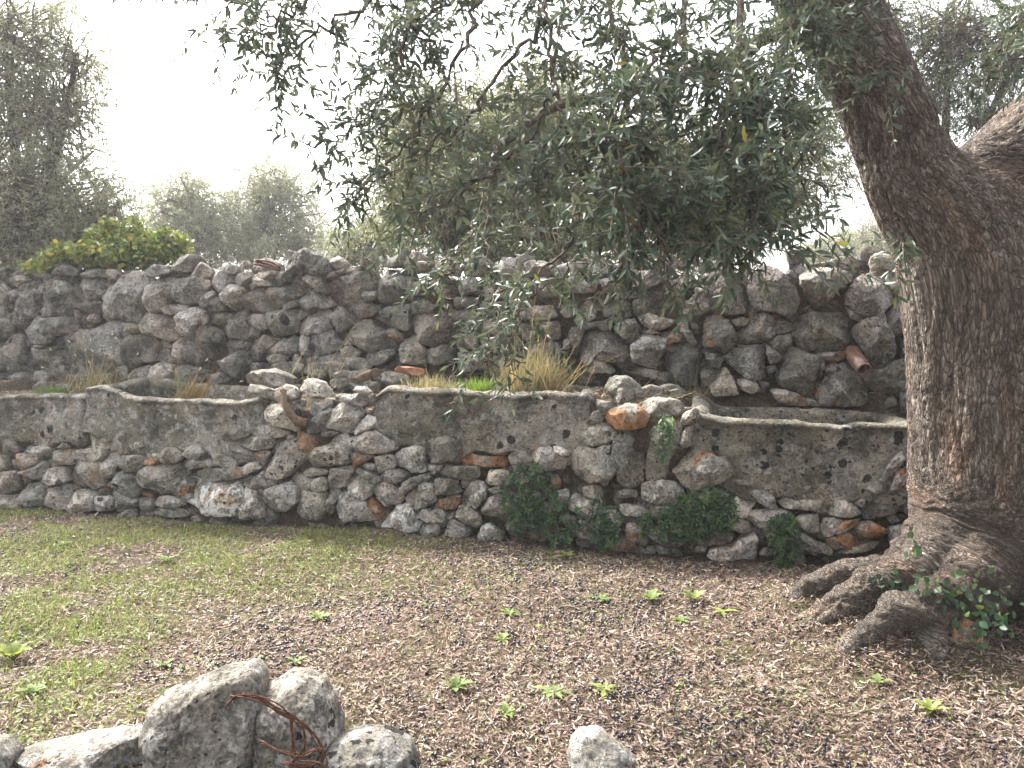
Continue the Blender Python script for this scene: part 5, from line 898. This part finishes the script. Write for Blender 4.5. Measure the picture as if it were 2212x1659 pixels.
def litter():
    rg = np.random.RandomState(23); X, Y = in_view(150000, rg); gw = green_w(X, Y); pch = fbm(np.stack([X, Y, 0 * X], -1) * 2.2, 50, 3); keep = rg.rand(len(X)) < (1 - .62 * gw) * np.clip(.85 + .25 * pch, .35, 1); X, Y = X[keep], Y[keep]; n = len(X)
    P = np.c_[X, Y, hmap(X, Y) + rg.uniform(.001, .016, n)]; a = rg.uniform(0, 6.283, n); D = np.c_[np.cos(a), np.sin(a), rg.normal(0, .22, n)]; N = nrm(np.c_[rg.normal(0, .5, n), rg.normal(0, .5, n), np.ones(n)])
    L = rg.uniform(.014, .040, n); W = L * rg.uniform(.13, .26, n); k = rg.rand(n)
    T = np.select([(k < .40)[:, None], (k < .70)[:, None], (k < .82)[:, None], (k < .95)[:, None]], [(.235, .168, .130), (.130, .088, .070), (.38, .305, .255), (.055, .038, .032)], (.16, .165, .10)) * rg.uniform(.7, 1.3, (n, 1))
    V, Fs, q = blades(P, D, N, L, W * .95, rg.normal(0, .35, n)); o = build('leaf_litter', V, Fs, M['litter'], None, np.repeat(np.c_[T, np.ones(n)], q, 0)); tag(o, 'brown and tan dry olive leaves covering the ground', 'leaf litter', kind='stuff')
    # litter caught on the terrace
    n = 4200; u = rg.uniform(-6, 2.6, n); m = rg.uniform(.18, 1.2, n); P = wallpt(u, m, terrace_h(u, m) + rg.uniform(.001, .012, n)); a = rg.uniform(0, 6.283, n); D = np.c_[np.cos(a), np.sin(a), rg.normal(0, .25, n)]
    L = rg.uniform(.025, .055, n); T = np.array([(.20, .14, .10), (.09, .06, .045), (.33, .27, .2)])[rg.randint(3, size=n)] * rg.uniform(.7, 1.3, (n, 1))
    V, Fs, q = blades(P, D, nrm(np.c_[rg.normal(0, .5, (n, 2)), np.ones(n)]), L, L * .22, rg.normal(0, .25, n)); o = build('terrace_litter', V, Fs, M['litter'], None, np.repeat(np.c_[T, np.ones(n)], q, 0)); tag(o, 'dry leaves lying on the earth of the terrace', 'leaf litter', kind='stuff')
litter()
def twigs_fallen():
    rg = np.random.RandomState(29); A = Acc(); X, Y = in_view(260, rg)
    for x, y in zip(X, Y):
        a = rg.uniform(0, 6.28); L = rg.uniform(.05, .2); d = np.array((math.cos(a), math.sin(a), 0)); p = np.array((x, y, float(hmap(np.array(x), np.array(y))) + .012))
        V, Fs = tube(smooth_line([p, p + d * L * .5 + rg.normal(0, .008, 3), p + d * L], 6), rg.uniform(.0016, .004), 5); V[:, 2] = np.maximum(V[:, 2], p[2] - .008); A.add(V, Fs)
    tag(A.build('fallen_twigs', M['twig']), 'thin grey twigs scattered through the leaf litter', 'twigs', kind='stuff')
twigs_fallen()
def fallen_olives():
    rg = np.random.RandomState(27); X, Y = in_view(26000, rg); x, y = px_of(X, Y); p = np.stack([X, Y, 0 * X], -1); w = sstep(-.25, .75, fbm(p * 1.7 + 5, 44, 3)) * .55 + .06 + .35 * sstep(230, 60, abs(y - 1300)) * sstep(300, 120, abs(x - 1150)) + .25 * sstep(1500, 1650, y)
    w = w * (1 - .8 * green_w(X, Y)); ok = rg.rand(len(X)) < w * .62; X, Y = X[ok], Y[ok]; n = len(X)
    th, ph = np.meshgrid(np.linspace(0, math.pi, 6)[1:-1], np.arange(7) * 2 * math.pi / 7, indexing='ij'); U = np.stack([np.sin(th) * np.cos(ph), np.sin(th) * np.sin(ph), np.cos(th)], -1).reshape(-1, 3); U = np.vstack([U, [[0, 0, 1], [0, 0, -1]]]); m = len(U)
    a = rg.uniform(0, 6.283, n); s = rg.uniform(.0052, .0078, n); ax = np.c_[np.cos(a), np.sin(a), rg.normal(0, .2, n)]; ax = nrm(ax); e1 = nrm(np.cross(ax, Z)); e2 = np.cross(ax, e1)
    V = (np.c_[X, Y, hmap(X, Y) + s + rg.uniform(.002, .012, n)][:, None] + s[:, None, None] * (U[None, :, 0:1] * e1[:, None] + U[None, :, 1:2] * e2[:, None] + 1.45 * U[None, :, 2:3] * ax[:, None])).reshape(-1, 3)
    i = np.arange(3)[:, None] * 7; j = np.arange(7)[None]; k = (j + 1) % 7; Q = np.stack([i + j, i + 7 + j, i + 7 + k, i + k], -1).reshape(-1, 4); jj = np.arange(7); T = np.vstack([np.stack([np.full(7, 28), jj, (jj + 1) % 7], 1), np.stack([np.full(7, 29), 21 + (jj + 1) % 7, 21 + jj], 1)])
    b = (np.arange(n) * m)[:, None, None]; c = np.where((rg.rand(n) < .82)[:, None], (.011, .009, .016), (.06, .045, .05)) * rg.uniform(.6, 1.5, (n, 1))
    o = build('fallen_olives', V, [(b + Q).reshape(-1, 4), (b + T).reshape(-1, 3)], M['olive'], None, np.repeat(np.c_[c, np.ones(n)], m, 0)); tag(o, 'small black ripe olives scattered over the ground', 'olives', kind='stuff'); print('olives', n)
fallen_olives()
def grass():
    rg = np.random.RandomState(25); X, Y = in_view(150000, rg); w = green_w(X, Y); ok = rg.rand(len(X)) < w * .62; X, Y = X[ok], Y[ok]; n = len(X)
    P = np.c_[X, Y, hmap(X, Y)]; D = np.c_[rg.normal(0, .55, n), rg.normal(0, .55, n), np.ones(n)]; L = rg.uniform(.012, .048, n) * (1 + .9 * (rg.rand(n) < .08)) * (.75 + .5 * green_w(X, Y)); N = nrm(np.cross(D, rg.normal(0, 1, (n, 3))))
    k = rg.rand(n); T = np.select([(k < .45)[:, None], (k < .75)[:, None], (k < .9)[:, None]], [(.13, .165, .045), (.20, .225, .07), (.29, .28, .12)], (.34, .28, .17)) * rg.uniform(.7, 1.3, (n, 1))
    V, Fs, q = blades(P, D, N, L, rg.uniform(.0022, .0052, n), rg.normal(0, .5, n)); o = build('grass', V, Fs, M['grass'], None, np.repeat(np.c_[T, np.ones(n)], q, 0)); tag(o, 'short yellow-green grass on the ground before the wall', 'grass', kind='stuff')
    # broad small leaves of clover and seedlings mixed in
    X, Y = in_view(26000, rg); w = green_w(X, Y); ok = rg.rand(len(X)) < w * .75 + .01; X, Y = X[ok], Y[ok]; n = len(X); P = np.c_[X, Y, hmap(X, Y) + rg.uniform(.006, .022, n)]; a = rg.uniform(0, 6.28, n)
    V, Fs, q = leaves(P, np.c_[np.cos(a), np.sin(a), rg.uniform(.0, .7, n)], nrm(np.c_[rg.normal(0, .3, (n, 2)), np.ones(n)]), rg.uniform(.012, .036, n), rg.uniform(.006, .015, n), .15, .2)
    T = np.where((rg.rand(n) < .7)[:, None], (.10, .155, .03), (.20, .245, .07)) * rg.uniform(.7, 1.3, (n, 1)); o = build('ground_cover', V, Fs, M['grass'], None, np.repeat(np.c_[T, np.ones(n)], q, 0)); tag(o, 'tiny round-leaved seedlings among the short grass', 'ground cover', kind='stuff'); print('grass', n)
grass()
def weed(px, py, n, L, label, seed, up=.45, col=(.12, .19, .035), name='weed'):
    rg = np.random.RandomState(seed); p = on_ground(px, py) + Z * .008; a = np.arange(n) * 2.4 + rg.uniform(0, 6); D = np.c_[np.cos(a), np.sin(a), up + rg.uniform(-.2, .5, n)]
    A = Acc(); ln = L * rg.uniform(.6, 1.15, n)
    for d, l in zip(D, ln):     # lobed rosette leaf with a pale midrib line of vertices
        d = nrm(d); s = nrm(np.cross(d, Z)); nn = np.cross(s, d); m = 9; t = np.linspace(0, 1, m); wd = l * .15 * np.sin(np.clip(t * 1.02, 0, 1) * math.pi * .9 + .12) * (1 + .42 * np.sin(t * 17 + rg.uniform(0, 6))); cen = p + d * l * t[:, None] - Z * (l * .32 * t * t)[:, None]
        V = np.vstack([cen - s * wd[:, None] + nn * wd[:, None] * .25, cen, cen + s * wd[:, None] + nn * wd[:, None] * .25]); i = np.arange(m - 1); Q = np.vstack([np.stack([i, i + 1, m + i + 1, m + i], 1), np.stack([m + i, m + i + 1, 2 * m + i + 1, 2 * m + i], 1)])
        A.add(V, [Q], np.r_[np.array(col) * rg.uniform(.75, 1.3), 1])
    return tag(A.build(name, M['grass']), label, 'weed', 'leafy weeds in the litter')
WEEDS = [(1405, 1300, 9, .10, 'tall lobed weed in open litter, left of its bright twin', .9), (1500, 1300, 10, .085, 'bright green weed rosette in open litter near the olive roots', .8), (1295, 1300, 6, .06, 'small yellow-green weed left of the two tall lobed weeds', .4), (1470, 1345, 7, .06, 'flat pale weed below the two tall lobed weeds', .2),
 (1560, 1325, 6, .08, 'sprawling weed nearest the end of the olive roots', .3), (1100, 1330, 6, .05, 'small weed above the flattened olive leaves in the middle litter', .3), (1085, 1385, 8, .06, 'weed cluster in the middle of the litter', .5), (985, 1490, 8, .09, 'long-leaved weed in the litter right of the foreground rocks', .6),
 (1195, 1500, 9, .075, 'flat lobed weed at the centre of the lower litter', .25), (1305, 1495, 8, .075, 'flat lobed weed just right of the central one', .25), (1095, 1545, 11, .05, 'compact crinkled green weed in the lower litter', .7), (690, 1340, 7, .06, 'bright weed where the grass thins into litter', .5), (360, 1440, 8, .06, 'grey-green weed above the largest rock', .4), (640, 1435, 8, .06, 'dark green weed just above and right of the largest rock', .4),
 (30, 1430, 14, .10, 'grassy yellow-green weed at the left edge above the small corner rock', 1.2), (75, 1500, 9, .08, 'weed close to the low orange-topped rock', .5), (1225, 1205, 7, .09, 'pale leafy weed at the wall foot below the creepers', .5), (1580, 1195, 8, .07, 'pale weed at the wall foot beside the light boulder', .6), (1900, 1480, 8, .07, 'weed on the litter in front of the roots', .5), (2010, 1540, 9, .08, 'weed in the litter below the tree, right of the one before the roots', .6), (360, 1215, 8, .07, 'largest weed in the bright grass strip', .7), (140, 1180, 9, .07, 'leafy weed in the grass near the left edge', .7)]
for k, (x, y, n, L, lb, up) in enumerate(WEEDS): weed(x, y, n + k % 4, L * (1.0 + .18 * (k % 3)), lb, 800 + k, up + .15 * (k % 2), [(.12, .175, .045), (.19, .235, .07), (.10, .14, .05), (.16, .20, .085), (.22, .24, .06)][k % 5])
def trunk_ivy(px, py, D, n, r, label, seed, tone=1.):
    rg = np.random.RandomState(seed); c = at(px, py, D); P = c + rg.normal(0, 1, (n, 3)) * np.array((r, r * .4, r * .8)); V, Fs, q = leaves(P, rg.normal(0, .6, (n, 3)) - Z * .3, nrm(rg.normal(0, .3, (n, 3)) - FW * .8 + Z * .5), rg.uniform(.025, .05, n), rg.uniform(.018, .038, n), .1, .15)
    tag(build('ivy', V, Fs, M['bush_leaf'], None, np.repeat(np.c_[np.array((.03, .06, .025)) * rg.uniform(.6, 1.4, (n, 1)) * tone, np.ones(n)], q, 0)), label, 'ivy', 'ivy at the foot of the olive tree')
trunk_ivy(1915, 1262, 3.72, 26, .05, 'dark ivy leaves in the crook between the upper olive roots', 71)
trunk_ivy(2035, 1285, 3.45, 60, .07, 'grey-green ivy and grass on the rounded root hump', 72)
trunk_ivy(2130, 1330, 3.38, 90, .10, 'dark ivy patch at the foot of the trunk above a small ochre stone', 73)
trunk_ivy(1975, 1180, 3.70, 10, .03, 'few pale ivy leaves low on the trunk bark', 74, 1.8)
q = on_ground(2080, 1385); uw = None
rock([(2045, 1392), (2055, 1355), (2085, 1338), (2112, 1350), (2120, 1385), (2095, 1405), (2060, 1405)], float(q[1]), 'small ochre stone between the roots at the trunk foot', 'oop', 98, .06, .08, 1.1, 0, 'stone', 4, 70)

# ------------------------------------------------------------------ damp bright air
def haze():
    V = np.array([(x, y, z) for x in (-45, 45) for y in (-4, 45) for z in (-1.2, 14)], float)
    m = bpy.data.materials.new('haze'); m.use_nodes = True; t = m.node_tree; t.nodes.clear(); o = t.nodes.new('ShaderNodeOutputMaterial'); v = t.nodes.new('ShaderNodeVolumePrincipled')
    v.inputs['Color'].default_value = (.93, .94, .97, 1); v.inputs['Density'].default_value = .0019; v.inputs['Anisotropy'].default_value = .3; t.links.new(v.outputs[0], o.inputs['Volume'])
    h = build('haze', V, [np.array([(0, 1, 3, 2), (4, 6, 7, 5), (0, 4, 5, 1), (2, 3, 7, 6), (0, 2, 6, 4), (1, 5, 7, 3)])], m, smooth=False); h['kind'] = 'stuff'; h['label'] = 'thin bright haze filling the air'
haze()
